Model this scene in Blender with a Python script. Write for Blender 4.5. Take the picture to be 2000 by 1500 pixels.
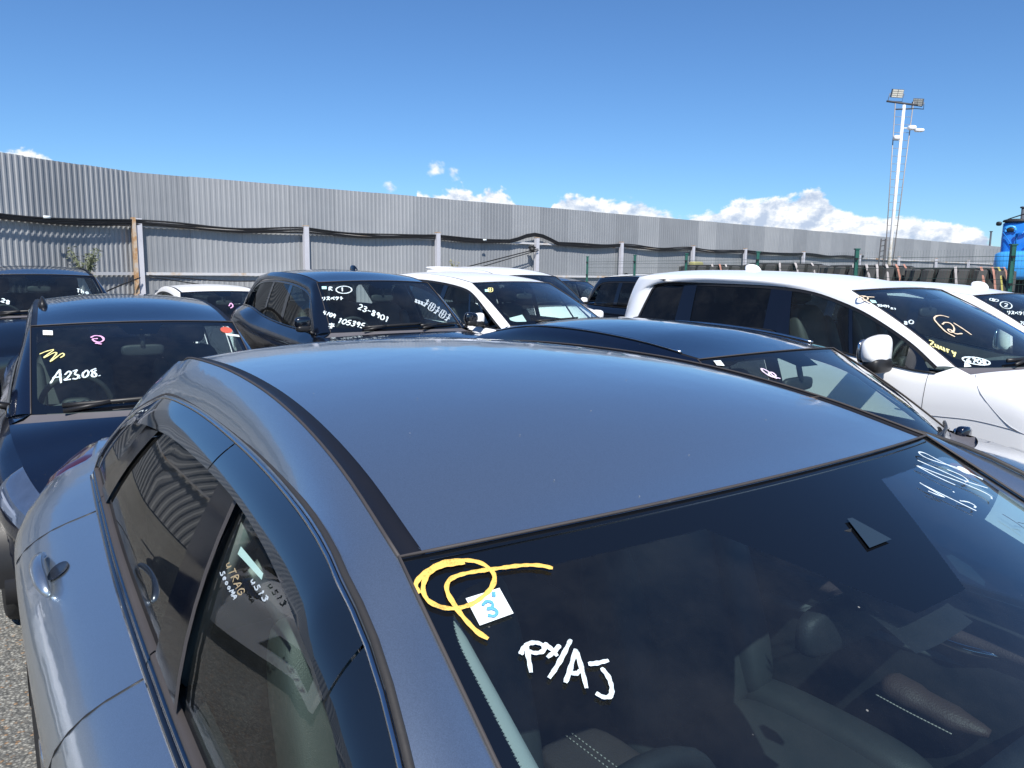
import bpy, bmesh, math, random
import numpy as np
from mathutils import Vector, Matrix

for o in list(bpy.data.objects): bpy.data.objects.remove(o)
scn = bpy.context.scene
COL = scn.collection
R = math.radians
rnd = random.Random(7)

# ------------------------------------------------------------------ camera
CAMH, PITCH, ROLL = 1.695, 8.4, 0.75
_p, _r = R(PITCH), R(ROLL)
fw = Vector((0, math.cos(_p), -math.sin(_p)))
R0, U0 = Vector((1, 0, 0)), Vector((0, math.sin(_p), math.cos(_p)))
rt = R0 * math.cos(_r) + U0 * math.sin(_r)
up = U0 * math.cos(_r) - R0 * math.sin(_r)
cd = bpy.data.cameras.new('camera'); cam = bpy.data.objects.new('camera', cd); COL.objects.link(cam)
M = Matrix((rt, up, -fw)).transposed().to_4x4(); M.translation = Vector((0, 0, CAMH))
cam.matrix_world = M
cd.sensor_width = 36; cd.lens = 36 * 1502 / 2000; cd.clip_start = 0.02; cd.clip_end = 3000
scn.camera = cam

# ------------------------------------------------------------------ sun and sky
SUN_AZ, SUN_EL = R(174.0), R(48)          # azimuth clockwise from +Y : behind the camera, a little right
sd = Vector((math.sin(SUN_AZ) * math.cos(SUN_EL), math.cos(SUN_AZ) * math.cos(SUN_EL), math.sin(SUN_EL)))
sl = bpy.data.lights.new('sun', 'SUN'); sun = bpy.data.objects.new('sun', sl); COL.objects.link(sun)
sl.energy = 4.6; sl.angle = R(0.5); sl.color = (1, 0.96, 0.9)
sun.rotation_euler = sd.to_track_quat('Z', 'Y').to_euler(); sun.location = (0, -5, 20)
scn.view_settings.view_transform = 'Standard'; scn.view_settings.look = 'None'
scn.view_settings.exposure = 0.5; scn.view_settings.gamma = 1

class NT:
    """small helper for node trees"""
    def __init__(s, tree): s.t = tree; s.n = tree.nodes; s.l = tree.links
    def node(s, typ, **kw):
        n = s.n.new(typ)
        for k, v in kw.items(): setattr(n, k, v)
        return n
    def put(s, sock, v):
        if hasattr(v, 'is_linked') or isinstance(v, bpy.types.NodeSocket): s.l.new(v, sock)
        elif v is not None: sock.default_value = v
    def math(s, op, a, b=None, c=None, clamp=False):
        n = s.node('ShaderNodeMath', operation=op, use_clamp=clamp)
        s.put(n.inputs[0], a)
        if b is not None: s.put(n.inputs[1], b)
        if c is not None: s.put(n.inputs[2], c)
        return n.outputs[0]
    def vmath(s, op, a, b=None):
        n = s.node('ShaderNodeVectorMath', operation=op)
        s.put(n.inputs[0], a)
        if b is not None: s.put(n.inputs[1], b)
        return n
    def mix(s, f, a, b):
        n = s.node('ShaderNodeMix', data_type='RGBA')
        s.put(n.inputs[0], f); s.put(n.inputs[6], a); s.put(n.inputs[7], b)
        return n.outputs[2]
    def noise(s, vec, scale, detail=4, rough=0.55):
        n = s.node('ShaderNodeTexNoise'); n.inputs['Scale'].default_value = scale
        n.inputs['Detail'].default_value = detail; n.inputs['Roughness'].default_value = rough
        if vec is not None: s.l.new(vec, n.inputs['Vector'])
        return n
    def ramp(s, f, stops):
        n = s.node('ShaderNodeValToRGB'); s.l.new(f, n.inputs[0])
        e = n.color_ramp.elements
        e[0].position, e[0].color = stops[0][0], stops[0][1]
        e[1].position, e[1].color = stops[-1][0], stops[-1][1]
        for p, c in stops[1:-1]:
            x = e.new(p); x.color = c
        return n.outputs[0]
    def sep(s, v):
        n = s.node('ShaderNodeSeparateXYZ'); s.l.new(v, n.inputs[0]); return n.outputs
    def comb(s, x, y, z):
        n = s.node('ShaderNodeCombineXYZ')
        for i, v in enumerate((x, y, z)): s.put(n.inputs[i], v)
        return n.outputs[0]
    def mrange(s, v, a, b, c=0.0, d=1.0, smooth=False):
        n = s.node('ShaderNodeMapRange'); n.clamp = True
        if smooth: n.interpolation_type = 'SMOOTHSTEP'
        s.put(n.inputs[0], v)
        for i, q in zip((1, 2, 3, 4), (a, b, c, d)): s.put(n.inputs[i], q)
        return n.outputs[0]

def g(c): return (c, c, c, 1)
def c4(*c): return (*c, 1)

world = bpy.data.worlds.new('World'); scn.world = world; world.use_nodes = True
def px_az_el(x, y):
    d = fw + rt * ((x - 1000) / 1502) - up * ((y - 750) / 1502)
    return math.degrees(math.atan2(d.x, d.y)), math.degrees(math.atan2(d.z, math.hypot(d.x, d.y)))
def build_world():
    w = NT(world.node_tree); w.n.clear()
    out = w.node('ShaderNodeOutputWorld')
    sky = w.node('ShaderNodeTexSky'); sky.sky_type = 'NISHITA'; sky.sun_disc = False
    sky.sun_elevation = SUN_EL; sky.sun_rotation = SUN_AZ
    sky.air_density = 1.0; sky.dust_density = 0.05; sky.ozone_density = 2.2; sky.altitude = 300
    STR = 0.068
    bg1 = w.node('ShaderNodeBackground'); bg1.inputs[1].default_value = STR
    tn = w.node('ShaderNodeMix', data_type='RGBA', blend_type='MULTIPLY'); tn.inputs[0].default_value = 1
    w.l.new(sky.outputs[0], tn.inputs[6]); tn.inputs[7].default_value = c4(0.66, 0.99, 1.36); w.l.new(tn.outputs[2], bg1.inputs[0])
    bg2 = w.node('ShaderNodeBackground'); bg2.inputs[1].default_value = STR
    tc = w.node('ShaderNodeTexCoord'); v = w.vmath('NORMALIZE', tc.outputs['Generated']).outputs[0]
    X, Y, Z = w.sep(v)
    az = w.math('MULTIPLY', w.math('ARCTAN2', X, Y), 57.2958)
    el = w.math('MULTIPLY', w.math('ARCSINE', Z), 57.2958)
    vec = w.comb(az, w.math('MULTIPLY', el, 1.35), 0.0)
    n1 = w.noise(vec, 0.42, 6, 0.6); n2 = w.noise(vec, 1.7, 5, 0.6); n3 = w.noise(vec, 0.16, 3)
    # top of the cumulus bank as a function of azimuth (elevation, degrees)
    pts = [(-400, 330), (-120, 300), (0, 292), (30, 285), (70, 290), (112, 325), (160, 560), (540, 560), (565, 368), (605, 372), (650, 560),
           (790, 560), (812, 372), (835, 380), (868, 372), (900, 362), (935, 384), (955, 364), (985, 366), (1012, 400), (1040, 560), (1072, 400),
           (1115, 380), (1160, 378), (1195, 388), (1250, 390), (1290, 404), (1330, 424), (1400, 412), (1440, 388), (1480, 390), (1515, 374),
           (1555, 385), (1598, 366), (1630, 396), (1690, 424), (1760, 416), (1810, 426), (1870, 434), (1920, 452), (1950, 486), (2050, 505), (2300, 520)]
    A = [px_az_el(*p) for p in pts]
    fc = w.node('ShaderNodeFloatCurve'); w.l.new(w.mrange(az, -60.0, 60.0), fc.inputs['Value'])
    cm = fc.mapping; cv = cm.curves[0]
    cv.points[0].location = (0, 0.35); cv.points[1].location = (1, 0.1)
    for a, e in A:
        pnt = cv.points.new((a + 60) / 120, max(0.0, min(1, (e + 2) / 16))); pnt.handle_type = 'VECTOR'
    for pnt in cv.points: pnt.handle_type = 'VECTOR'
    cm.update()
    top = w.math('MULTIPLY_ADD', fc.outputs[0], 16.0, -2.0)
    d = w.math('SUBTRACT', top, el)
    nn = w.math('ADD', w.math('MULTIPLY_ADD', n1.outputs[0], 1.5, -0.75), w.math('MULTIPLY_ADD', n2.outputs[0], 1.1, -0.55))
    dens = w.math('ADD', d, nn)
    for (x, y, r) in ((850, 330, 17), (886, 338, 11), (762, 366, 12)):
        a, e = px_az_el(x, y); rr = r / 1502 * 57.3
        q = w.math('SQRT', w.math('ADD', w.math('POWER', w.math('SUBTRACT', az, a), 2.0), w.math('POWER', w.math('SUBTRACT', el, e), 2.0)))
        dens = w.math('MAXIMUM', dens, w.math('MULTIPLY', w.math('ADD', w.math('SUBTRACT', rr, q), w.math('MULTIPLY', nn, 0.8)), 0.7))
    f = w.mrange(dens, -0.02, 0.42, 0.0, 1.0, True)
    f = w.math('MULTIPLY', f, w.mrange(n3.outputs[0], 0.25, 0.5, 0.8, 1.0))
    # shading of the clouds : lit tops, blue-grey undersides
    vec2 = w.comb(w.math('ADD', az, -0.35), w.math('MULTIPLY_ADD', el, 1.35, 0.5), 0.0)
    n4 = w.noise(vec2, 0.42, 6, 0.6)
    relief = w.math('SUBTRACT', n1.outputs[0], n4.outputs[0])
    sh = w.math('ADD', w.math('MULTIPLY', relief, 5.0), w.mrange(dens, 0.2, 3.2, 0.75, 0.15))
    colr = w.ramp(sh, [(0.0, c4(5.6, 6.7, 8.6)), (0.45, c4(8.2, 9.0, 10.2)), (0.9, c4(11.4, 11.5, 11.6))])
    w.l.new(colr, bg2.inputs[0])
    # below the horizon the world is plain ground haze
    mx = w.node('ShaderNodeMixShader'); w.l.new(f, mx.inputs[0]); w.l.new(bg1.outputs[0], mx.inputs[1]); w.l.new(bg2.outputs[0], mx.inputs[2])
    w.l.new(mx.outputs[0], out.inputs[0])
build_world()

# ------------------------------------------------------------------ materials
MATS = {}
def mat(name):
    m = bpy.data.materials.new(name); m.use_nodes = True
    t = NT(m.node_tree); b = t.n['Principled BSDF']; MATS[name] = m
    return m, t, b
def pset(b, **kw):
    nm = dict(base='Base Color', metal='Metallic', rough='Roughness', coat='Coat Weight', coatr='Coat Roughness', spec='Specular IOR Level', ior='IOR')
    for k, v in kw.items():
        b.inputs[nm.get(k, k)].default_value = v
def simple(name, col, rough=0.5, metal=0.0, var=0.12, scale=6.0, bump=0.0, bscale=60.0, **kw):
    m, t, b = mat(name); pset(b, base=c4(*col), rough=rough, metal=metal, **kw)
    tc = t.node('ShaderNodeTexCoord')
    n = t.noise(tc.outputs['Object'], scale, 5)
    col2 = tuple(min(1, x * (1 + var)) for x in col); col1 = tuple(x * (1 - var) for x in col)
    t.l.new(t.mix(n.outputs[0], c4(*col1), c4(*col2)), b.inputs['Base Color'])
    t.l.new(t.mrange(n.outputs[0], 0.3, 0.7, max(0, rough - 0.06), min(1, rough + 0.08)), b.inputs['Roughness'])
    if bump:
        n2 = t.noise(tc.outputs['Object'], bscale, 4)
        bp = t.node('ShaderNodeBump'); bp.inputs['Strength'].default_value = bump; bp.inputs['Distance'].default_value = 0.01
        t.l.new(n2.outputs[0], bp.inputs['Height']); t.l.new(bp.outputs[0], b.inputs['Normal'])
    return m
def paint(name, col, metal=0.0, rough=0.4, flake=0.0, dust=0.03, coat=1.0):
    """car paint: base coat, flakes, clear coat and a thin uneven film of dust"""
    m, t, b = mat(name); pset(b, metal=metal, rough=rough, coat=coat, coatr=0.03)
    tc = t.node('ShaderNodeTexCoord')
    n = t.noise(tc.outputs['Object'], 2.2, 6, 0.65)
    base = c4(*col)
    if flake:
        vo = t.node('ShaderNodeTexVoronoi'); vo.inputs['Scale'].default_value = 1400; t.l.new(tc.outputs['Object'], vo.inputs['Vector'])
        s = t.sep(vo.outputs['Color'])
        base = t.mix(s[0], c4(*[x * (1 - flake) for x in col]), c4(*[min(1, x * (1 + flake)) for x in col]))
    dn = t.mrange(n.outputs[0], 0.35, 0.75, 0.0, dust)
    # specks of dirt
    v2 = t.node('ShaderNodeTexVoronoi'); v2.inputs['Scale'].default_value = 26; t.l.new(tc.outputs['Object'], v2.inputs['Vector'])
    sp = t.math('MULTIPLY', t.mrange(v2.outputs['Distance'], 0.035, 0.055, 1.0, 0.0), t.mrange(t.sep(v2.outputs['Color'])[1], 0.80, 0.84, 0.0, 0.2 + dust))
    dn2 = t.math('MAXIMUM', dn, sp)
    t.l.new(t.mix(dn2, base, c4(0.45, 0.43, 0.40)), b.inputs['Base Color'])
    t.l.new(t.mrange(n.outputs[0], 0.3, 0.8, 0.02, 0.05 + dust * 1.2), b.inputs['Coat Roughness'])
    # faint orange peel
    n2 = t.noise(tc.outputs['Object'], 9.0, 2)
    bp = t.node('ShaderNodeBump'); bp.inputs['Strength'].default_value = 0.05; bp.inputs['Distance'].default_value = 0.02
    t.l.new(n2.outputs[0], bp.inputs['Height']); t.l.new(bp.outputs[0], b.inputs['Coat Normal'])
    return m
def glassmat(name, tint, ior=1.5, frit=None, refl=1.4, dust=0.03):
    """thin automotive glass: tinted transmission + Fresnel mirror; frit = printed black border by UV"""
    m, t, b = mat(name); t.n.remove(b); out = t.n['Material Output']
    tr = t.node('ShaderNodeBsdfTransparent'); tr.inputs[0].default_value = c4(*tint)
    gl = t.node('ShaderNodeBsdfGlossy'); gl.inputs['Roughness'].default_value = 0.012
    fr = t.node('ShaderNodeFresnel'); geo = t.node('ShaderNodeNewGeometry')
    t.l.new(t.math('MULTIPLY_ADD', geo.outputs['Backfacing'], 1 / ior - ior, ior), fr.inputs[0])
    fr2 = t.math('MULTIPLY', fr.outputs[0], refl, clamp=True)
    mx = t.node('ShaderNodeMixShader'); t.l.new(fr2, mx.inputs[0]); t.l.new(tr.outputs[0], mx.inputs[1]); t.l.new(gl.outputs[0], mx.inputs[2])
    tc = t.node('ShaderNodeTexCoord')
    n = t.noise(tc.outputs['Object'], 3.0, 6, 0.7)
    df = t.node('ShaderNodeBsdfDiffuse'); df.inputs[0].default_value = c4(0.5, 0.5, 0.47)
    v2 = t.node('ShaderNodeTexVoronoi'); v2.inputs['Scale'].default_value = 30; t.l.new(tc.outputs['Object'], v2.inputs['Vector'])
    sp = t.math('MULTIPLY', t.mrange(v2.outputs['Distance'], 0.03, 0.05, 1.0, 0.0), t.mrange(t.sep(v2.outputs['Color'])[1], 0.85, 0.9, 0.0, 0.35))
    mx2 = t.node('ShaderNodeMixShader'); t.l.new(t.math('MAXIMUM', sp, t.mrange(n.outputs[0], 0.4, 0.8, dust * 0.2, dust)), mx2.inputs[0])
    t.l.new(mx.outputs[0], mx2.inputs[1]); t.l.new(df.outputs[0], mx2.inputs[2])
    res = mx2.outputs[0]
    if frit:
        uv = t.node('ShaderNodeUVMap'); uv.uv_map = 'UVMap'
        U, V, _ = t.sep(uv.outputs[0])             # U -1..1 , V 0..1 from the roof down
        us, vt, vb, bump = frit
        au = t.math('ABSOLUTE', U)
        # rounded clear area : superellipse-ish corner by smooth max
        du = t.math('DIVIDE', t.math('SUBTRACT', au, 1 - us - 0.14), 0.14)
        dvt = t.math('DIVIDE', t.math('SUBTRACT', vt + 0.12, V), 0.12)
        dvb = t.math('DIVIDE', t.math('SUBTRACT', V, 1 - vb - 0.12), 0.12)
        cl = lambda q: t.math('MAXIMUM', q, 0.0)
        d1 = t.math('ADD', t.math('POWER', cl(du), 3.0), t.math('POWER', cl(dvt), 3.0))
        d2 = t.math('ADD', t.math('POWER', cl(du), 3.0), t.math('POWER', cl(dvb), 3.0))
        dd = t.math('MAXIMUM', d1, d2)
        if bump:
            bw, bd, bk = bump
            e1 = t.math('DIVIDE', t.math('SUBTRACT', t.math('MULTIPLY_ADD', V, bk, au), bw), 0.06)
            e2 = t.math('DIVIDE', t.math('SUBTRACT', V, bd), 0.03)
            e = t.math('SUBTRACT', 1.0, t.math('MAXIMUM', e1, e2))
            dd = t.math('MAXIMUM', dd, e)
        # dot matrix edge
        ch = t.node('ShaderNodeTexVoronoi'); ch.inputs['Scale'].default_value = 520; ch.inputs['Randomness'].default_value = 0.0
        t.l.new(tc.outputs['Object'], ch.inputs['Vector'])
        dd2 = t.math('ADD', dd, t.math('MULTIPLY_ADD', ch.outputs['Distance'], -0.12, 0.05))
        fk = t.mrange(dd2, 0.97, 1.0)
        blk = t.node('ShaderNodeBsdfPrincipled'); pset(blk, base=c4(0.004, 0.005, 0.007), rough=0.25, ior=1.75); blk.inputs['Roughness'].default_value = 0.06
        mx3 = t.node('ShaderNodeMixShader'); t.l.new(fk, mx3.inputs[0]); t.l.new(res, mx3.inputs[1]); t.l.new(blk.outputs[0], mx3.inputs[2])
        res = mx3.outputs[0]
    t.l.new(res, out.inputs[0])
    return m

PAINTS = dict(
    grey=paint('paint_slate_grey_metallic', (0.455, 0.52, 0.575), 0.93, 0.33, 0.12, 0.06),
    black=paint('paint_black', (0.003, 0.0045, 0.009), 0.0, 0.2, 0.0, 0.004),
    navy=paint('paint_blue_black', (0.003, 0.0055, 0.016), 0.1, 0.2, 0.1, 0.005),
    white=paint('paint_white', (0.90, 0.905, 0.91), 0.0, 0.35, 0.0, 0.02, 0.5))
GL = glassmat('tinted_glass', (0.68, 0.84, 0.80))
GLC = glassmat('clear_glass', (0.78, 0.92, 0.88), refl=0.8)
GLP = glassmat('privacy_glass', (0.07, 0.085, 0.095), refl=1.0)
GLW = glassmat('windscreen_glass', (0.76, 0.90, 0.87), refl=1.6, frit=(0.05, 0.05, 0.07, (0.25, 0.20, 0.6)))
GLWH = glassmat('windscreen_glass_near', (0.58, 0.70, 0.72), refl=2.1, frit=(0.03, 0.06, 0.07, (0.43, 0.272, 1.2)))
BLK = simple('black_plastic', (0.014, 0.014, 0.015), 0.42, spec=0.4)
GLOSSBLK = simple('gloss_black', (0.004, 0.004, 0.006), 0.05, coat=1.0)
RUB = simple('rubber', (0.03, 0.028, 0.027), 0.6, bump=0.1)
RUBL = simple('dusty_rubber', (0.050, 0.044, 0.043), 0.6)
SEATH = simple('seat_leather_grey', (0.034, 0.038, 0.039), 0.5, bump=0.2, bscale=500)
COWL = simple('cowl_plastic', (0.11, 0.105, 0.115), 0.55)
CHROME = simple('bright_trim', (0.55, 0.56, 0.58), 0.12, 1.0)
VISOR = simple('smoked_visor_acrylic', (0.006, 0.009, 0.014), 0.035, coat=1.0)
MOULD = simple('roof_moulding', (0.010, 0.011, 0.016), 0.4, spec=0.25)
INT = simple('interior_dark', (0.016, 0.018, 0.02), 0.6, bump=0.15, bscale=300)
DASHM = simple('dash_top_grey', (0.045, 0.05, 0.055), 0.6, bump=.2, bscale=300)
INT2 = simple('interior_grey', (0.10, 0.11, 0.11), 0.7)
HEAD = simple('headliner_light', (0.42, 0.44, 0.42), 0.85)
SEATM = simple('seat_fabric_dark', (0.022, 0.025, 0.027), 0.62, bump=0.3, bscale=400)
BROWN = simple('brown_leather', (0.070, 0.055, 0.052), 0.5, bump=0.3, bscale=250)
STITCH = simple('pale_stitching', (0.45, 0.42, 0.38), 0.7)
LAMPG = simple('headlamp_lens', (0.11, 0.15, 0.23), 0.04, 0.6, coat=1.0, scale=14, var=0.35)
LAMPR = simple('tail_lamp_lens', (0.05, 0.006, 0.008), 0.05, coat=1.0)
TYRE = simple('tyre_rubber', (0.018, 0.018, 0.018), 0.8, bump=0.3)
RIM = simple('alloy', (0.42, 0.43, 0.45), 0.25, 0.9)
def marker(name, col):
    m, t, b = mat(name); tc = t.node('ShaderNodeTexCoord'); n = t.noise(tc.outputs['Object'], 420, 4, .7); n2 = t.noise(tc.outputs['Object'], 60, 3)
    t.l.new(t.mix(n2.outputs[0], c4(*[x * .86 for x in col]), c4(*[min(1, x * 1.08) for x in col])), b.inputs['Base Color'])
    b.inputs['Roughness'].default_value = .6
    t.l.new(t.mrange(t.math('ADD', n.outputs[0], t.math('MULTIPLY', n2.outputs[0], .5)), .58, .72, .55, 1.0), b.inputs['Alpha'])
    return m
PENW = marker('white_marker', (0.66, 0.76, 0.79)); PENY = marker('yellow_marker', (0.80, 0.50, 0.11))
PENP = simple('pink_marker', (0.75, 0.42, 0.68), 0.6, var=0.05)
PENO = simple('orange_marker', (0.72, 0.58, 0.42), 0.6)
PENOD = simple('dim_orange_reflection', (0.34, 0.27, 0.16), 0.7)
PENG = simple('lemon_marker', (0.78, 0.72, 0.30), 0.6, var=0.05)
PAPERT = simple('mint_sticker', (0.42, 0.70, 0.70), 0.6)
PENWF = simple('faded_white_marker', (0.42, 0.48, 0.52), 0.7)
PENPL = simple('pale_pink_marker', (0.70, 0.58, 0.72), 0.6)
GREYW = simple('grey_blue_window', (0.022, 0.036, 0.052), 0.10)
SATIN = simple('pillar_black_gloss', (0.002, 0.002, 0.004), 0.08, spec=0.25)
PAPER = simple('paper_white', (0.74, 0.80, 0.80), 0.7, var=0.03)
REDST = simple('red_sticker', (0.55, 0.10, 0.06), 0.5)
BLUEINK = simple('blue_print', (0.10, 0.36, 0.62), 0.5)
BLACKINK = simple('black_ink', (0.02, 0.02, 0.04), 0.5)

# ------------------------------------------------------------------ mesh helpers
def unit(v):
    v = np.asarray(v, float); n = np.linalg.norm(v); return v / n if n > 1e-12 else v
class MB:
    def __init__(s): s.v = []; s.f = []; s.m = []; s.uv = {}
    def add(s, verts, faces, mi=0, uvs=None):
        b = len(s.v); s.v += [tuple(map(float, q)) for q in verts]
        if uvs is not None:
            for i, q in enumerate(uvs): s.uv[b + i] = (float(q[0]), float(q[1]))
        s.f += [tuple(b + i for i in f) for f in faces]; s.m += [mi] * len(faces)
    def grid(s, G, mi=0, flip=False, uvs=None, keep=None):
        G = np.asarray(G, float); a, b = G.shape[:2]; F = []
        for i in range(a - 1):
            for j in range(b - 1):
                if keep is not None and not keep[i, j]: continue
                q = (i * b + j, (i + 1) * b + j, (i + 1) * b + j + 1, i * b + j + 1)
                F.append(q[::-1] if flip else q)
        s.add(G.reshape(-1, 3), F, mi, None if uvs is None else np.asarray(uvs).reshape(-1, 2))
    def box(s, c, d, mi=0, rot=None, bev=0.0):
        c = np.array(c, float); h = np.array(d, float) / 2
        if bev <= 0:
            V = [c + (np.array(q) * h if rot is None else rot @ (np.array(q) * h)) for q in
                 ((-1, -1, -1), (1, -1, -1), (1, 1, -1), (-1, 1, -1), (-1, -1, 1), (1, -1, 1), (1, 1, 1), (-1, 1, 1))]
            s.add(V, [(3, 2, 1, 0), (4, 5, 6, 7), (0, 1, 5, 4), (1, 2, 6, 5), (2, 3, 7, 6), (3, 0, 4, 7)], mi)
        else:
            s.sell(c, h, mi, e=0.25, rot=rot)
    def sell(s, c, h, mi=0, e=0.5, rot=None, nu=20, nv=12, taper=None):
        """superellipsoid: rounded solid"""
        c = np.array(c, float); V = []
        f = lambda t: math.copysign(abs(t) ** e, t)
        for j in range(nv + 1):
            ph = -math.pi / 2 + math.pi * j / nv
            for i in range(nu):
                th = 2 * math.pi * i / nu
                p = np.array([h[0] * f(math.cos(ph)) * f(math.cos(th)), h[1] * f(math.cos(ph)) * f(math.sin(th)), h[2] * f(math.sin(ph))])
                if taper: p = taper(p)
                V.append(c + (p if rot is None else rot @ p))
        F = [(j * nu + i, j * nu + (i + 1) % nu, (j + 1) * nu + (i + 1) % nu, (j + 1) * nu + i) for j in range(nv) for i in range(nu)]
        s.add(V, F, mi)
    def tube(s, P, r, n=8, mi=0, cap=True, flat=1.0, upv=(0, 0, 1)):
        P = [np.array(p, float) for p in P]; k = len(P)
        rr = r if hasattr(r, '__len__') else [r] * k; V = []
        for i in range(k):
            t = unit(P[min(i + 1, k - 1)] - P[max(i - 1, 0)])
            u = np.array(upv, float)
            if abs(t @ u) > 0.97: u = np.array([1.0, 0, 0])
            a = unit(np.cross(t, u)); b = np.cross(a, t)
            for j in range(n):
                an = 2 * math.pi * j / n
                V.append(P[i] + rr[i] * (math.cos(an) * a + math.sin(an) * flat * b))
        F = [(i * n + j, i * n + (j + 1) % n, (i + 1) * n + (j + 1) % n, (i + 1) * n + j) for i in range(k - 1) for j in range(n)]
        if cap: F += [tuple(range(n))[::-1], tuple((k - 1) * n + j for j in range(n))]
        s.add(V, F, mi)
    def cyl(s, a, b, r, n=12, mi=0, r2=None): s.tube([a, b], [r, r if r2 is None else r2], n, mi)
    def ribbon(s, P, N, w, mi=0, off=0.0015, taper=True):
        """flat brush stroke of width w lying on a surface with normals N"""
        P = np.asarray(P, float); N = np.asarray(N, float); k = len(P); V = []
        for i in range(k):
            t = unit(P[min(i + 1, k - 1)] - P[max(i - 1, 0)]); sd_ = unit(np.cross(N[i], t))
            ww = w * (0.5 + 0.07 * math.sin(i * 1.7) + 0.05 * math.sin(i * .63 + k)) * (0.75 if taper and i in (0, k - 1) else 1)
            V += [P[i] + N[i] * off - sd_ * ww, P[i] + N[i] * (off + 0.0006), P[i] + N[i] * off + sd_ * ww]
        F = []
        for i in range(k - 1):
            a = i * 3; F += [(a, a + 3, a + 4, a + 1), (a + 1, a + 4, a + 5, a + 2)]
        s.add(V, F, mi)
    def obj(s, name, mats, parent=None, smooth=True, kind=None):
        me = bpy.data.meshes.new(name); me.from_pydata(s.v, [], s.f)
        for m_ in (mats if isinstance(mats, (list, tuple)) else [mats]): me.materials.append(m_)
        me.polygons.foreach_set('material_index', s.m)
        if smooth: me.polygons.foreach_set('use_smooth', [True] * len(s.f))
        if s.uv:
            ul = me.uv_layers.new(name='UVMap')
            for lp in me.loops: ul.data[lp.index].uv = s.uv.get(lp.vertex_index, (0, 0))
        me.update()
        o = bpy.data.objects.new(name, me); COL.objects.link(o)
        if parent is not None: o.parent = parent
        if kind: o['kind'] = kind
        return o
def empty(name, loc, rz=0, label=None, cat=None, group=None, rot=None):
    o = bpy.data.objects.new(name, None); COL.objects.link(o); o.empty_display_size = 0.2
    o.location = loc; o.rotation_euler = rot if rot else (0, 0, rz)
    return tag(o, label, cat, group)
def tag(o, label=None, cat=None, group=None, kind=None):
    if label: o['label'] = label
    if cat: o['category'] = cat
    if group: o['group'] = group
    if kind: o['kind'] = kind
    return o
def crv(pts, n):
    """Catmull-Rom resample to n points, evenly by chord length"""
    P = np.asarray(pts, float)
    if len(P) == 2: return P[0] + (P[1] - P[0]) * np.linspace(0, 1, n)[:, None]
    Q = np.vstack([2 * P[0] - P[1], P, 2 * P[-1] - P[-2]]); out = []
    for i in range(1, len(Q) - 2):
        p0, p1, p2, p3 = Q[i - 1:i + 3]
        for t in np.linspace(0, 1, 17)[:-1]:
            out.append(0.5 * (2 * p1 + (p2 - p0) * t + (2 * p0 - 5 * p1 + 4 * p2 - p3) * t * t + (3 * p1 - p0 - 3 * p2 + p3) * t ** 3))
    out.append(P[-1]); out = np.array(out)
    d = np.r_[0, np.cumsum(np.linalg.norm(np.diff(out, axis=0), axis=1))]
    s = np.linspace(0, d[-1], n)
    return np.stack([np.interp(s, d, out[:, k]) for k in range(P.shape[1])], -1)
def fn(pts):
    """smooth function y(x) from points sorted in x"""
    P = np.asarray(sorted(pts), float); D = crv(P, 200); o_ = np.argsort(D[:, 0]); D = D[o_]
    return lambda x: np.interp(x, D[:, 0], D[:, 1])
def normals(G):
    du = np.gradient(G, axis=0); dv = np.gradient(G, axis=1); N = np.cross(du, dv)
    return N / np.maximum(np.linalg.norm(N, axis=2, keepdims=True), 1e-9)
# ------------------------------------------------------------------ cars
YAW = -53.9
HX, HY = 0.37, 1.216
cy, sy = math.cos(R(YAW)), math.sin(R(YAW))
def lot(f, l, z=0.0):
    """point of the car park grid : f metres along the parked cars, l metres to their left, from the grey car"""
    return (HX + f * cy - l * sy, HY + f * sy + l * cy, z)

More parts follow.
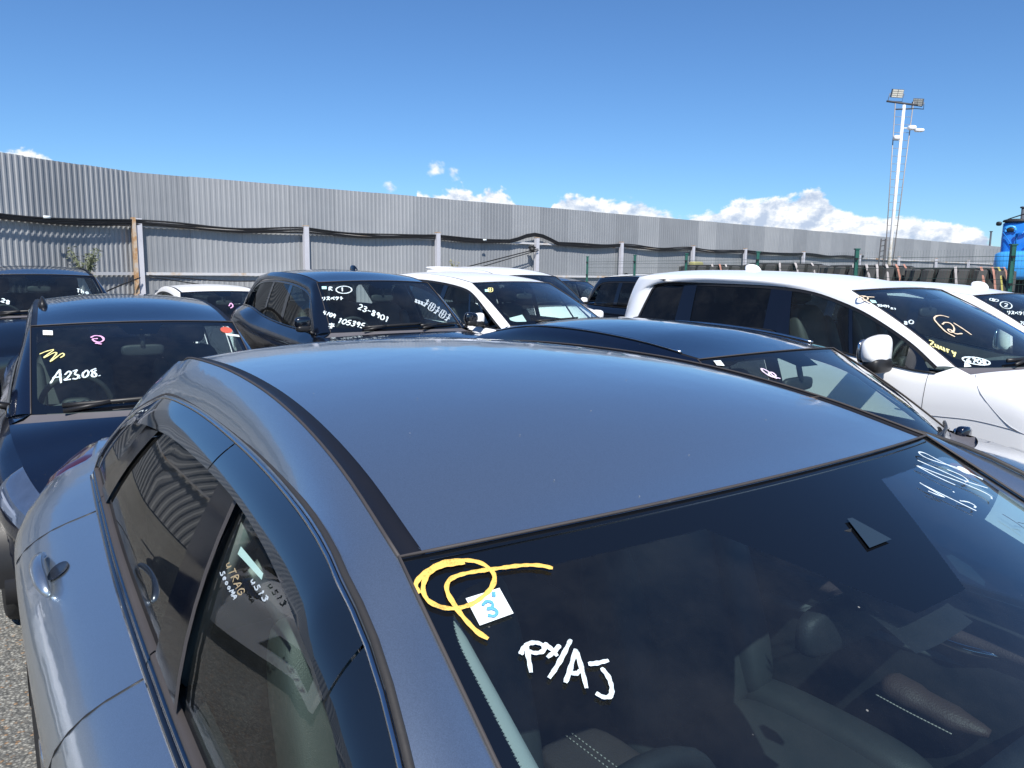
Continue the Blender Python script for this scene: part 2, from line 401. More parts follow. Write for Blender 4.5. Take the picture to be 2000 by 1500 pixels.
class Car:
    """body surfaces of one car; local frame x forward, y left, z up, origin below the top of the windscreen"""
    def __init__(s, **k):
        d = dict(wt=0.58, zt=1.40, bow=0.08, ct=0.02, xb=0.80, wb=0.70, zb=1.02, bb=0.22, cb=0.02, wbulge=0.03,
                 roof=[(0, 0.58, 1.40), (-0.8, 0.56, 1.45), (-1.6, 0.53, 1.42)], crown=0.03, xrb=-2.3, wrb=0.55, zrb=1.05, rbow=0.05,
                 belt=[(1.9, 0.50, 0.62), (1.7, 0.62, 0.70), (1.2, 0.72, 0.86), (0.8, 0.78, 0.97), (-0.6, 0.78, 0.99), (-1.8, 0.70, 1.03), (-2.4, 0.60, 1.03), (-2.5, 0.5, 1.0)],
                 plan=[(1.95, 0.55), (1.8, 0.72), (1.4, 0.86), (0.9, 0.90), (-1.6, 0.90), (-2.1, 0.85), (-2.4, 0.72), (-2.5, 0.6)],
                 dA=0.06, dR=0.075, dC=0.16, cant=0.05, b=0.2, seam=None, char=0.12, wheels=(1.15, -1.55), wr=0.32, ins=0.028, hcrown=0.05, zref=None, cbulge=0.10, rbulge=0.03)
        d.update(k); s.__dict__.update(d)
        s.w = fn([(x, w) for x, w, z in s.roof]); s.zr = fn([(x, z) for x, w, z in s.roof]); s.xr = s.roof[-1][0]
        s.yb = fn([(x, y) for x, y, z in s.belt]); s.zb_ = fn([(x, z) for x, y, z in s.belt])
        s.P = fn(s.plan); s.xn = s.belt[0][0]; s.xt = s.belt[-1][0]
        if s.seam is None:
            E = s.edge(1); xz = E[:, [0, 2]]; n = len(xz); nA, nR = s.cnt
            q = []
            for i in range(n):
                t = unit(xz[min(i + 1, n - 1)] - xz[max(i - 1, 0)]); nn = np.array([t[1], -t[0]])
                if nn[1] > 0: nn = -nn
                if i < nA: dd = s.dA
                elif i < nA + nR: dd = s.dR
                else: dd = s.dC
                q.append(xz[i] + nn * dd)
            q = np.array(q)
            # smooth
            for _ in range(10): q[1:-1] = (q[:-2] + q[1:-1] * 2 + q[2:]) / 4
        else:
            q = crv(s.seam, len(s.edge(1)))
        q[:, 1] = np.maximum(q[:, 1], s.zb_(q[:, 0]) + 0.004)
        s.S = q
        # inner line of the door frames
        n = len(q); inn = []
        for i in range(n):
            t = unit(q[min(i + 2, n - 1)] - q[max(i - 2, 0)]); nn = np.array([t[1], -t[0]])
            if nn[1] > 0: nn = -nn
            inn.append(q[i] + nn * s.ins)
        inn = np.array(inn); inn[:, 1] = np.maximum(inn[:, 1], s.zb_(inn[:, 0]) + 0.012)
        s.I = inn
        hi = inn[inn[:, 1] > s.zb_(inn[:, 0]) + 0.02]
        o_ = np.argsort(hi[:, 0]); s.zi = lambda x, A=hi[o_]: np.interp(x, A[:, 0], A[:, 1])
        s.xi0, s.xi1 = hi[:, 0].min(), hi[:, 0].max()
    def ws(s, u, v, off=0.0):
        T = np.array([s.bow * (1 - u * u), u * s.wt, s.zt + s.ct * (1 - u * u)])
        B = np.array([s.xb + s.bb * (1 - u * u), u * s.wb, s.zb + s.cb * (1 - u * u)])
        p = T + (B - T) * v; nrm = unit(np.array([T[2] - B[2], 0, B[0] - T[0]]))
        return p + nrm * (s.wbulge * math.sin(math.pi * min(max(v, 0), 1)) * (1 - 0.5 * u * u) + off)
    def wsn(s, u, v):
        e = 1e-3; a = s.ws(u + e, v) - s.ws(u - e, v); b = s.ws(u, v + e) - s.ws(u, v - e)
        n = unit(np.cross(a, b)); return n if n[2] > 0 else -n
    def rg(s, u, v, off=0.0):
        w = s.w(s.xr); T = np.array([s.xr - s.rbow * (1 - u * u), u * w, s.zr(s.xr) + s.crown * (1 - abs(u) ** 2.2)])
        B = np.array([s.xrb - 0.08 * (1 - u * u), u * s.wrb, s.zrb])
        p = T + (B - T) * v; nrm = unit(np.array([-(T[2] - B[2]), 0, abs(B[0] - T[0])]))
        return p + nrm * (s.rbulge * math.sin(math.pi * min(max(v, 0), 1) ** .8) + off)
    def roofp(s, u, t, dz=0.0, k=1.0):
        xf = s.bow * (1 - u * u); xe = s.xr - s.rbow * (1 - u * u); x = xf + (xe - xf) * t
        xx = min(0, max(s.xr, x)); cr = s.ct + (s.crown - s.ct) * min(1, t * 4)
        z = s.zr(xx) + cr * (1 - abs(u) ** 2.2)
        if x > 0: z -= 0.25 * x * 0.5
        return np.array([x, u * s.w(xx) * k, z + dz])
    def edge(s, sd):
        A = [s.ws(sd, v) for v in np.linspace(1, 0, 15)[:-1]]
        B = [np.array([x, sd * s.w(x), s.zr(x)]) for x in np.linspace(0, s.xr, 25)]
        C = [s.rg(sd, v) for v in np.linspace(0, 1, 13)[1:]]
        s.cnt = (14, 25)
        return np.array(A + B + C)
    def ys(s, x, z):
        xc = min(0, max(s.xr, x)); T = (s.zref or s.zr(xc) - s.dR) - s.zb_(x); y0 = s.yb(x)
        a = (y0 - (s.w(xc) + s.cant) - s.b * T * T) / T; t = z - s.zb_(x)
        return y0 - a * t - s.b * t * t
    def side(s, sd, x, z, off=0.0): return np.array([x, sd * (s.ys(x, z) + off), z + off * 0.35])
    def sec(s, x, sd, n=22):
        P = s.P(x); yb = min(s.yb(x), P - 0.005); zb = s.zb_(x); c = s.char
        pts = [(yb, zb), (yb + (P - yb) * 0.62, zb - c * 0.42), (P - 0.004, zb - c), (P, zb - c - 0.10), (P - 0.02, 0.52), (P - 0.025, 0.36), (P - 0.07, 0.22)]
        C = crv(pts, n); return np.stack([np.full(n, x), sd * C[:, 0], C[:, 1]], -1)
    def secp(s, x, v, sd, off=0.0):
        C = s.sec(x, sd, 41); i = v * 40; k = int(min(39, max(0, i))); f = i - k
        p = C[k] * (1 - f) + C[k + 1] * f; t = unit(C[k + 1] - C[k]); n = unit(np.array([0, -t[2] * sd, t[1] * sd]))
        if n[1] * sd < 0: n = -n
        return p + n * off

def wheel(parent, x, y, r, sd):
    """tyre with an alloy rim"""
    m = MB(); prof = [(r - 0.11, -0.08), (r - 0.03, -0.105), (r - 0.008, -0.09), (r, -0.06), (r, 0.06), (r - 0.008, 0.09), (r - 0.03, 0.105), (r - 0.11, 0.08)]
    n = 36; V = []; F = []
    for rr, yy in prof:
        for i in range(n):
            a = 2 * math.pi * i / n; V.append((x + rr * math.cos(a), y + yy, r + rr * math.sin(a)))
    k = len(prof)
    for j in range(k - 1):
        for i in range(n): F.append((j * n + i, j * n + (i + 1) % n, (j + 1) * n + (i + 1) % n, (j + 1) * n + i))
    m.add(V, F); w = m.obj('wheel', TYRE, parent)
    m = MB(); yo = y + sd * 0.075; q = r - 0.105
    m.tube([(x, y + sd * 0.02, r), (x, y + sd * 0.03, r)], q, 28, 0, upv=(1, 0, 0))
    for i in range(n):
        a = 2 * math.pi * i / n
    ringP = [(x + q * math.cos(a), yo, r + q * math.sin(a)) for a in np.linspace(0, 2 * math.pi, 33)]
    m.tube(ringP, 0.012, 6)
    for i in range(5):
        for d in (-0.12, 0.12):
            a = 2 * math.pi * i / 5 + 0.3
            m.tube([(x + 0.04 * math.cos(a + d), yo, r + 0.04 * math.sin(a + d)), (x + q * math.cos(a + d * 1.2), yo, r + q * math.sin(a + d * 1.2))], 0.014, 6)
    m.cyl((x, yo - 0.03, r), (x, yo + sd * 0.01, r), 0.05, 14)
    m.obj('rim', RIM, w)

def strokes(car, parent, name, mt, lines, w, label=None, surf=None, off=0.0025):
    """hand-written marks on the windscreen : polylines of (u, v)"""
    m = MB()
    for L in lines:
        Q = crv(L, max(3, int(len(L) * 4)))
        P = [(surf or car.ws)(a, b) for a, b in Q]; N = [car.wsn(a, b) for a, b in Q] if surf is None else [surf.n] * len(Q)
        m.ribbon(P, N, w, 0, off)
    o = m.obj(name, mt, parent)
    if label: o['label'] = label
    return o
def wsquad(car, parent, name, mt, uv, off=0.002, label=None):
    """flat sticker on (or paper behind) the windscreen, corners in (u, v)"""
    m = MB(); a, b, c, d = [np.array(q) for q in uv]; n = 5; G = np.zeros((n, n, 3))
    for i in range(n):
        for j in range(n):
            s_, t_ = i / (n - 1), j / (n - 1); q = (a * (1 - s_) + b * s_) * (1 - t_) + (d * (1 - s_) + c * s_) * t_
            G[i, j] = car.ws(q[0], q[1], off)
    m.grid(G); o = m.obj(name, mt, parent)
    if label: o['label'] = label
    return o

def seat(parent, x, y, zc, h=0.62, w=0.25, m1=None, wrap=False):
    m1 = m1 or SEATM
    m = MB()
    m.sell((x + 0.24, y, zc), (0.27, w, 0.085), e=0.7)
    m.sell((x + 0.24, y - w * 0.82, zc + 0.04), (0.25, 0.055, 0.065), e=0.6); m.sell((x + 0.24, y + w * 0.82, zc + 0.04), (0.25, 0.055, 0.065), e=0.6)
    s_ = m.obj('seat', m1, parent)
    an = R(-20); rot = np.array([[math.cos(an), 0, math.sin(an)], [0, 1, 0], [-math.sin(an), 0, math.cos(an)]])
    m = MB(); c = np.array((x - 0.10, y, zc + 0.30))
    tp = lambda p: np.array([p[0], p[1] * (1 - 0.18 * max(0, p[2] / (h / 2))), p[2]])
    m.sell(c, (0.075, w * 0.92, h / 2), e=0.4, rot=rot, taper=tp)
    for q in (-1, 1): m.sell(c + rot @ np.array([0.045, q * w * 0.78, -0.04]), (0.07, 0.055, h * 0.40), e=0.6, rot=rot)
    m.obj('backrest', m1, s_)
    m = MB(); m.sell(c + rot @ np.array([0.0, 0, h / 2 + 0.12]), (0.055, 0.125, 0.10), e=0.5, rot=rot)
    for q in (-0.05, 0.05): m.tube([c + rot @ np.array([0, q, h / 2 - 0.03]), c + rot @ np.array([0, q, h / 2 + 0.06])], 0.007, 6)
    m.obj('headrest', m1, s_)
    return s_

def side_strip(car, parent, name, mt, sd, bot, top, off=-0.004, zb=None, zt=None, nu=14, nv=8, label=None, thick=False):
    """piece of the glasshouse between belt line and door frame; bot/top are the x ranges at its lower and upper edge"""
    G = np.zeros((nu, nv, 3))
    for i in range(nu):
        u = i / (nu - 1); xb_ = bot[0] + (bot[1] - bot[0]) * u; xt_ = top[0] + (top[1] - top[0]) * u
        z0 = (zb(xb_) if zb else car.zb_(xb_) + 0.010); z1 = (zt(xt_) if zt else car.zi(xt_)); z1 = max(z1, z0 + 0.001)
        for j in range(nv):
            v = j / (nv - 1); x = xb_ + (xt_ - xb_) * v; z = z0 + (z1 - z0) * v
            G[i, j] = car.side(sd, x, z, off)
    m = MB(); m.grid(G, flip=sd > 0)
    return m.obj(name, mt, parent) if name else m

def build_car(name, car, pos, pt, label, group='cars parked in rows on the lot', windows=(), glass=GLC, ws_glass=None, trim=BLK, detail=1,
              mirror_col=None, mirror=(0.42, 0.13), rails=False, antenna=None, seats=True, visor=False, handles=(), seams=(), seam_col=BLK,
              cowl_w=0.10, head=(0.32, 0.05, 0.22), roof_mat=None, steer=True, rz=None, dashm=None, liner=HEAD, mould=MOULD, cat='car', windows_left=None, xd=.40, seatm=None):
    root = empty(name, pos, R(YAW if rz is None else rz), label, cat, group)
    # roof
    us = np.linspace(-1, 1, 25); ts = np.linspace(0, 1, 33); kk = 1 - 0.032 / car.wt
    m = MB(); G = np.array([[car.roofp(u, t, 0, kk) for u in us] for t in ts]); m.grid(G); rf = m.obj('roof', roof_mat or pt, root)
    m = MB(); G = np.array([[car.roofp(u, t, -0.03, kk) for u in us] for t in ts]); m.grid(G, flip=True); m.obj('headliner', liner, root)
    for sd in (-1, 1):
        m = MB(); L = []
        for t in ts:
            a = car.roofp(sd, t, 0, kk); b = car.roofp(sd, t, 0, 1); bb_ = b
            L.append([a, a + (b - a) * 0.12 - (0, 0, 0.007), a + (b - a) * 0.5 - (0, 0, 0.006), a + (b - a) * 0.88 - (0, 0, 0.007), b])
        m.grid(np.array(L), flip=sd > 0); m.obj('roof_moulding', mould, rf)
        if detail > 1:
            m = MB(); m.tube([q[4] + (0, 0, .001) for q in L], .0026, 6); m.obj('moulding_edge', RUBL, rf)
    # cant rail, A and C pillars
    body = None
    m = MB()
    for sd in (-1, 1):
        E = car.edge(sd); S = np.array([car.side(sd, x, z) for x, z in car.S]); n = 7; L = []
        for i in range(len(E)):
            row = []
            nn = unit(np.cross(E[min(i + 1, len(E) - 1)] - E[max(0, i - 1)], S[i] - E[i]));
            if nn[2] * 0.3 + nn[1] * sd < 0: nn = -nn
            d = np.linalg.norm(S[i] - E[i])
            for j in range(n):
                v = j / (n - 1); row.append(E[i] * (1 - v) + S[i] * v + nn * (car.cbulge * d * math.sin(math.pi * v)))
            L.append(row)
        m.grid(np.array(L), flip=sd < 0)
        # lower body side
        xs = np.unique(np.r_[np.linspace(car.xt, car.xn, 90), np.linspace(car.xn - 0.3, car.xn, 12), np.linspace(car.xt, car.xt + 0.3, 12)])
        G = np.array([car.sec(x, sd) for x in xs]); keep = np.ones((len(xs) - 1, G.shape[1] - 1), bool)
        for wx in car.wheels:
            ar = car.wr + 0.055
            D = np.hypot(G[:, :, 0] - wx, G[:, :, 2] - car.wr)
            for i in range(len(xs) - 1):
                for j in range(G.shape[1] - 1):
                    if (D[i:i + 2, j:j + 2] < ar).sum() >= 3 and G[i, j, 2] < car.wr + ar: keep[i, j] = False
            for i in range(len(xs)):
                for j in range(G.shape[1]):
                    if abs(D[i, j] - ar) < 0.035 and D[i, j] > 1e-3:
                        k = ar / D[i, j]; G[i, j, 0] = wx + (G[i, j, 0] - wx) * k; G[i, j, 2] = max(0.2, car.wr + (G[i, j, 2] - car.wr) * k)
        m.grid(G, flip=sd < 0, keep=keep)
    # nose, tail, bonnet and deck
    for X, sgn in ((car.xn, 1), (car.xt, -1)):
        a = car.sec(X, -1); b = car.sec(X, 1); n = 13; L = []
        for j in range(n):
            v = j / (n - 1); row = a * (1 - v) + b * v; row[:, 0] += sgn * 0.07 * math.sin(math.pi * v); L.append(row)
        m.grid(np.array(L), flip=sgn > 0)
    us = np.linspace(-1, 1, 21)
    def bonnet(u, t):
        x0 = car.xb + car.bb * (1 - u * u) + cowl_w; x1 = car.xn + 0.07 * (1 - u * u); x = x0 + (x1 - x0) * t; xx = min(x, car.xn)
        y = u * (car.yb(xx)); z = car.zb_(xx) + car.hcrown * (1 - abs(u) ** 2.5) * math.sin(math.pi * min(1, 0.25 + t * 0.75)) + (car.zb - car.zb_(x0)) * (1 - u * u) * (1 - t) ** 2 * 0.5
        return np.array([x, y, z])
    G = np.array([[bonnet(u, t) for u in us] for t in np.linspace(0, 1, 26)]); m.grid(G, flip=False)
    se = car.S[-1][0]; L = []
    for t in np.linspace(0, 1, 10):
        row = []
        for u in [-1.0] + list(us * .9999) + [1.0]:
            if abs(u) == 1.0:
                x = se + (car.xt - se) * t; sg = 1 if u > 0 else -1; row.append((x, sg * car.yb(x), car.zb_(x))); continue
            B = car.rg(u, 1.0, -.004); x1 = car.xt - 0.07 * (1 - u * u); x = B[0] + (x1 - B[0]) * t; xx = max(x, car.xt)
            f = min(1, t * 2.5); f = f * f * (3 - 2 * f); y = B[1] * (1 - f) + u * car.yb(xx) * .985 * f; q = (1 - t) ** 2
            row.append((x, y, B[2] * (1 - f) + (car.zb_(xx) + 0.02 * (1 - abs(u) ** 2.5)) * f))
        L.append(row)
    m.grid(np.array(L), flip=True)
    # rear quarter fill between rear glass base and belt
    for sd in (-1, 1):
        xs = np.linspace(car.xb, car.xb + cowl_w + 0.02, 5)
    body = m.obj('body', pt, root)
    # cowl
    m = MB(); G = []
    for u in us:
        a = car.ws(u, 1.0, -0.006); b = bonnet(u, 0); b2 = b - (0, 0, 0.02)
        if abs(u) > 0.999: b2 = b
        G.append([a, a + (b2 - a) * 0.35 - (0, 0, 0.012), a + (b2 - a) * 0.8 - (0, 0, 0.008), b2])
    m.grid(np.array(G), flip=True); cw = m.obj('cowl', COWL, root)
    for sd in (-1, 1):
        q = MB(); xe = car.xb + cowl_w; B1 = [car.ws(sd, 1.0), np.array([xe, sd * car.yb(xe), car.zb_(xe)])]
        xs = np.linspace(car.S[0][0], xe, 5)
        L = []
        for i, x in enumerate(xs):
            f = i / 4; L.append([car.ws(sd, 1.0) * (1 - f) + B1[1] * f, car.side(sd, x, car.zb_(x))])
        q.grid(np.array(L), flip=sd > 0); q.obj('fender_corner', pt, body)
    # wipers
    for y0, y1 in ((-0.45, 0.12), (0.10, 0.62)) if detail else ():
        q = MB(); P = []
        for i in range(9):
            u = (y0 + (y1 - y0) * i / 8) / car.wb; P.append(car.ws(u, 0.965 - 0.03 * i / 8, 0.02))
        q.tube(P, 0.009, 6, flat=1.6); q.tube([P[0] + (0.05, -0.03 * 0, -0.02), P[3]], 0.012, 6); q.obj('wiper', BLK, root)
    # windscreen, rear window
    us = np.linspace(-1, 1, 33); vs = np.linspace(0, 1, 21)
    m = MB(); m.grid([[car.ws(u, v, -0.003) for u in us] for v in vs], uvs=[[(u, v) for u in us] for v in vs])
    wsg = m.obj('windscreen', ws_glass or GLW, root)
    m = MB(); m.grid([[car.rg(u, v, -0.003) for u in us] for v in np.linspace(0, 1, 9)], flip=True, uvs=[[(u, v) for u in us] for v in np.linspace(0, 1, 9)])
    m.obj('rear_window', GLP if glass is GLP or detail < 2 else GLW, root)
    # seal round the windscreen
    m = MB()
    P = [car.ws(-1, v, 0.001) for v in np.linspace(1, 0, 14)] + [car.ws(u, 0, 0.001) for u in np.linspace(-1, 1, 25)[1:-1]] + [car.ws(1, v, 0.001) for v in np.linspace(0, 1, 14)]
    m.tube(P, 0.0024 if detail > 1 else 0.0035, 6); m.obj('windscreen_seal', RUBL, root)
    # door frames, pillars and side windows
    for sd in (-1, 1):
        m = MB(); L = []
        for (x, z), (xi, zi) in zip(car.S, car.I):
            L.append([car.side(sd, x, z, 0.0), car.side(sd, x * .93 + xi * .07, z * .93 + zi * .07, -0.006), car.side(sd, x * .5 + xi * .5, z * .5 + zi * .5, -0.003), car.side(sd, xi, zi, -0.005)])
        m.grid(np.array(L), flip=sd < 0); m.obj('door_frame', trim, root)
        for wd in (windows_left if sd > 0 and windows_left else windows):
            kd, bot, top = wd[:3]
            mt = {'g': glass, 'p': GLP, 'c': GLC, 'k': GLOSSBLK, 'b': BLK}[kd]
            nm = {'g': 'side_window', 'p': 'side_window', 'c': 'side_window', 'k': 'pillar', 'b': 'pillar'}[kd]
            side_strip(car, root, nm, mt, sd, bot, top, off=-0.009 if kd in 'gpc' else -0.005)
        # belt moulding
        m = MB(); P = [car.side(sd, x, car.zb_(x) + 0.004, 0.004) for x in np.linspace(car.S[0][0], car.S[-1][0], 40)]
        m.tube(P, 0.009, 6, flat=0.7); m.obj('belt_moulding', trim, root)
        # mirror
        if mirror:
            mx_, my_ = mirror[:2]; zc = car.zb_(mx_) + (mirror[3] if len(mirror) > 3 else 0.09); yc_ = sd * (car.yb(mx_) + my_)
            m = MB(); ms = mirror[2] if len(mirror) > 2 else 1.0
            def tp(p): return np.array([p[0] * (1 - 0.25 * abs(p[1]) / 0.12), p[1], p[2] * (1 - 0.18 * p[1] * sd / 0.12)])
            m.sell((mx_, yc_, zc + 0.01), (0.06 * ms, 0.115 * ms, 0.082 * ms), e=0.62, taper=tp)
            mr = m.obj('door_mirror', mirror_col or pt, root)
            q = MB(); q.sell((mx_ + 0.01, yc_, zc - 0.065 * ms), (0.055 * ms, 0.095 * ms, 0.045 * ms), e=0.6)
            q.tube([(mx_ - 0.0, yc_ - sd * 0.06, zc - 0.07), (mx_ - 0.0, sd * (car.yb(mx_) - 0.02), zc - 0.10)], [0.03, 0.035], 10, flat=0.6)
            q.obj('mirror_base', BLK, mr)
            q = MB(); q.sell((mx_ - 0.052 * ms, yc_, zc + 0.005), (0.012, 0.098 * ms, 0.066 * ms), e=0.5); q.obj('mirror_glass', CHROME, mr)
        # headlamp and tail lamp
        a, v0, v1 = head
        m = MB(); G = np.array([[car.secp(x, v, sd, 0.006 * (1 if 0 < i < 11 else -1)) for v in np.linspace(v0, v1, 7)] for i, x in enumerate(np.linspace(car.xn - a, car.xn - 0.005, 12))])
        m.grid(G, flip=sd < 0); m.obj('headlight', LAMPG, root)
        m = MB(); G = np.array([[car.secp(x, v, sd, 0.006 * (1 if 0 < i < 9 else -1)) for v in np.linspace(0.04, 0.26, 6)] for i, x in enumerate(np.linspace(car.xt + 0.30, car.xt + 0.005, 10))])
        m.grid(G, flip=sd > 0); m.obj('tail_lamp', LAMPR, root)
        for wx in car.wheels:
            wheel(root, wx, sd * (car.P(wx) - 0.125), car.wr, sd)
            m = MB(); ar = car.wr + 0.06; pr = [(wx + ar * math.cos(t), sd * (car.P(wx) - 0.02), car.wr + ar * math.sin(t)) for t in np.linspace(-0.1, math.pi + 0.1, 20)]
            m.grid(np.array([[np.array(p), np.array(p) - (0, sd * 0.28, 0)] for p in pr])); m.obj('wheel_arch', BLK, body)
        for sx in seams:
            m = MB(); P = []
            for v in np.linspace(0.0, 0.93, 22):
                x = sx[0] + (sx[1] - sx[0]) * v; P.append(car.secp(x, v, sd, 0.0005))
            m.tube(P, 0.0017, 5); m.obj('door_gap', seam_col, body)
        for hx in handles:
            m = MB(); P = [car.secp(hx + d, 0.20, sd, 0.006 + 0.03 * math.sin(math.pi * (d + 0.1) / 0.2)) for d in np.linspace(-0.1, 0.1, 9)]
            m.tube(P, [0.008] + [0.014] * 7 + [0.008], 8, flat=1.3, upv=(0, 0, 1)); m.obj('door_handle', pt, root)
        if rails:
            m = MB(); P = [np.array([x, sd * (car.w(x) - 0.02), car.zr(x) + 0.008]) for x in np.linspace(-0.12, car.xr + 0.1, 24)]
            m.tube(P, 0.009, 8, flat=0.8); m.obj('roof_rail', rails, root)
    # front face : grille and number plate recess
    m = MB(); L = []
    for j in range(9):
        v = j / 8; y = -0.38 + 0.76 * v; L.append([(car.xn + 0.07 * math.cos(y * 1.6 / 0.6) + 0.006, y, z) for z in (0.35, 0.46, 0.56)])
    m.grid(np.array(L), flip=True); m.obj('grille', BLK, root)
    # underbody
    m = MB(); m.box(((car.xn + car.xt) / 2, 0, 0.27), (car.xn - car.xt - 0.5, 1.45, 0.10)); m.obj('floor_pan', BLK, root)
    # interior
    m = MB(); zb0 = car.zb_(-0.5)
    for sd in (-1, 1):
        L = []
        for x in np.linspace(car.xrb + 0.15, car.xb + 0.05, 24):
            y = car.yb(x); z = car.zb_(x); L.append([(x, sd * (y - 0.02), z - 0.002), (x, sd * (y - 0.07), z - 0.015), (x, sd * (y - 0.09), z - 0.12), (x, sd * (y - 0.06), 0.6), (x, sd * (y - 0.09), 0.32)])
        m.grid(np.array(L), flip=sd < 0)
    m.obj('door_trim', INT, root)
    if seats:
        zs = zb0 - 0.40
        for y in (-0.37, 0.37):
            seat(root, -0.38, y, zs, 0.60, m1=seatm)
        m = MB(); m.sell((-1.28, 0, zs - 0.02), (0.25, 0.62, 0.09), e=0.4)
        an = R(-22); rot = np.array([[math.cos(an), 0, math.sin(an)], [0, 1, 0], [-math.sin(an), 0, math.cos(an)]])
        m.sell((-1.58, 0, zs + 0.27), (0.07, 0.60, 0.30), e=0.3, rot=rot)
        for y in (-0.36, 0.36): m.sell((-1.70, y, zs + 0.61), (0.05, 0.11, 0.08), e=0.5)
        m.obj('rear_seat', SEATM, root)
    # dashboard
    m = MB(); L = []
    for u in np.linspace(-0.97, 0.97, 21):
        B = car.ws(u, 1.0); x0 = B[0] - 0.01; z0 = B[2] - 0.035
        hood = 0.035 * math.exp(-((u * car.wb + 0.37) / 0.17) ** 2)
        L.append([(x0, B[1], z0), (x0 * .6 + xd * .4, B[1], z0 - 0.0), (xd + 0.07, B[1], z0 + hood - 0.01), (xd + 0.01, B[1], z0 + hood - 0.03), (xd, B[1], z0 - 0.09), (xd + 0.05, B[1], z0 - 0.30), (xd + 0.14, B[1], z0 - 0.5)])
    m.grid(np.array(L)); m.obj('dashboard', dashm or INT2, root)
    if steer:
        c = np.array((xd - 0.15, -0.37, car.zb_(0.2) - 0.06)); an = R(65); ax1 = np.array([0, 1.0, 0]); ax2 = np.array([-math.cos(an) * -0.42 / 0.42 * 0.42, 0, 0.9]); ax2 = unit(ax2)
        m = MB(); m.tube([c + 0.18 * (math.cos(t) * ax1 + math.sin(t) * ax2) for t in np.linspace(0, 2 * math.pi, 33)], 0.016, 8)
        m.sell(c + (0.02, 0, -0.01), (0.03, 0.08, 0.06), e=0.6)
        for t in (0.05, math.pi - 0.05, -math.pi / 2): m.tube([c, c + 0.18 * (math.cos(t) * ax1 + math.sin(t) * ax2)], 0.012, 6)
        m.obj('steering_wheel', INT, root)
    # rear-view mirror
    c = car.ws(0, 0.20, -0.09)
    m = MB(); m.sell(c - (0.02, 0, 0.02), (0.018, 0.12, 0.035), e=0.5); m.tube([c, car.ws(0, 0.12, -0.01)], 0.014, 8); m.obj('rear_view_mirror', INT, root)
    if antenna:
        ax_, ay_ = antenna[:2]; xx = min(0, max(car.xr, ax_)); tt = (ax_ - car.bow) / (car.xr - car.rbow - car.bow)
        p = car.roofp(ay_ / car.w(xx), tt); m = MB(); h = 0.055; col = antenna[2] if len(antenna) > 2 else pt
        def tp(q): return np.array([q[0] - 0.5 * max(q[2], 0), q[1] * (1 - 0.6 * max(q[2], 0) / h), q[2]])
        m.sell(p + (0.02, 0, 0.0), (0.08, 0.028, h), e=0.8, taper=tp); m.obj('fin_antenna', col, rf)
    return root
# ================================================================== the grey car in front
HERO = Car(wt=0.617, zt=1.364, bow=0.075, ct=0.022, xb=0.80, wb=0.70, zb=0.945, bb=0.20, wbulge=0.012,
           roof=[(0, .617, 1.364), (-.2, .592, 1.411), (-.4, .572, 1.443), (-.6, .556, 1.462), (-.8, .543, 1.470), (-1.0, .533, 1.471), (-1.2, .527, 1.466), (-1.35, .520, 1.457), (-1.46, .508, 1.438)], rbulge=.055,
           crown=0.030, xrb=-2.12, wrb=0.50, zrb=1.10, rbow=0.05,
           belt=[(2.0, .50, .62), (1.8, .66, .72), (1.3, .77, .88), (0.8, .80, .965), (.1, .80, .972), (-.3, .793, .975), (-.6, .783, .985), (-.968, .765, .995), (-1.3, .742, 1.005), (-1.8, .700, 1.022), (-2.1, .665, 1.03), (-2.45, .60, 1.04), (-2.58, .53, 1.02)],
           plan=[(2.05, .55), (1.9, .72), (1.5, .86), (1.0, .915), (0, .935), (-.9, .938), (-1.5, .930), (-1.85, .912), (-2.1, .865), (-2.35, .78), (-2.5, .68), (-2.58, .58)],
           zref=1.37, cbulge=.06, b=.7, char=0.125, wheels=(1.10, -1.60), wr=0.33, ins=0.020, cant=.055, dR=.09,
           seam=[(.68, .985), (.45, 1.135), (.216, 1.266), (.15, 1.299), (.042, 1.336), (-.112, 1.359), (-.407, 1.371), (-.786, 1.375), (-1.094, 1.373), (-1.322, 1.362), (-1.434, 1.341), (-1.531, 1.308), (-1.612, 1.270), (-1.689, 1.219), (-1.773, 1.165), (-1.844, 1.116), (-1.90, 1.07), (-1.94, 1.038)])
hero = build_car('parked_car', HERO, lot(0, 0), PAINTS['grey'], 'slate grey metallic car close up, yellow loop drawn on its windscreen corner',
                 glass=GLC, ws_glass=GLWH, detail=2, trim=GLOSSBLK, windows=(), mirror=None, seams=((-.62, -.80), (-1.60, -1.78)), handles=(), rz=YAW, liner=INT2, dashm=DASHM, xd=.275, seatm=SEATH)
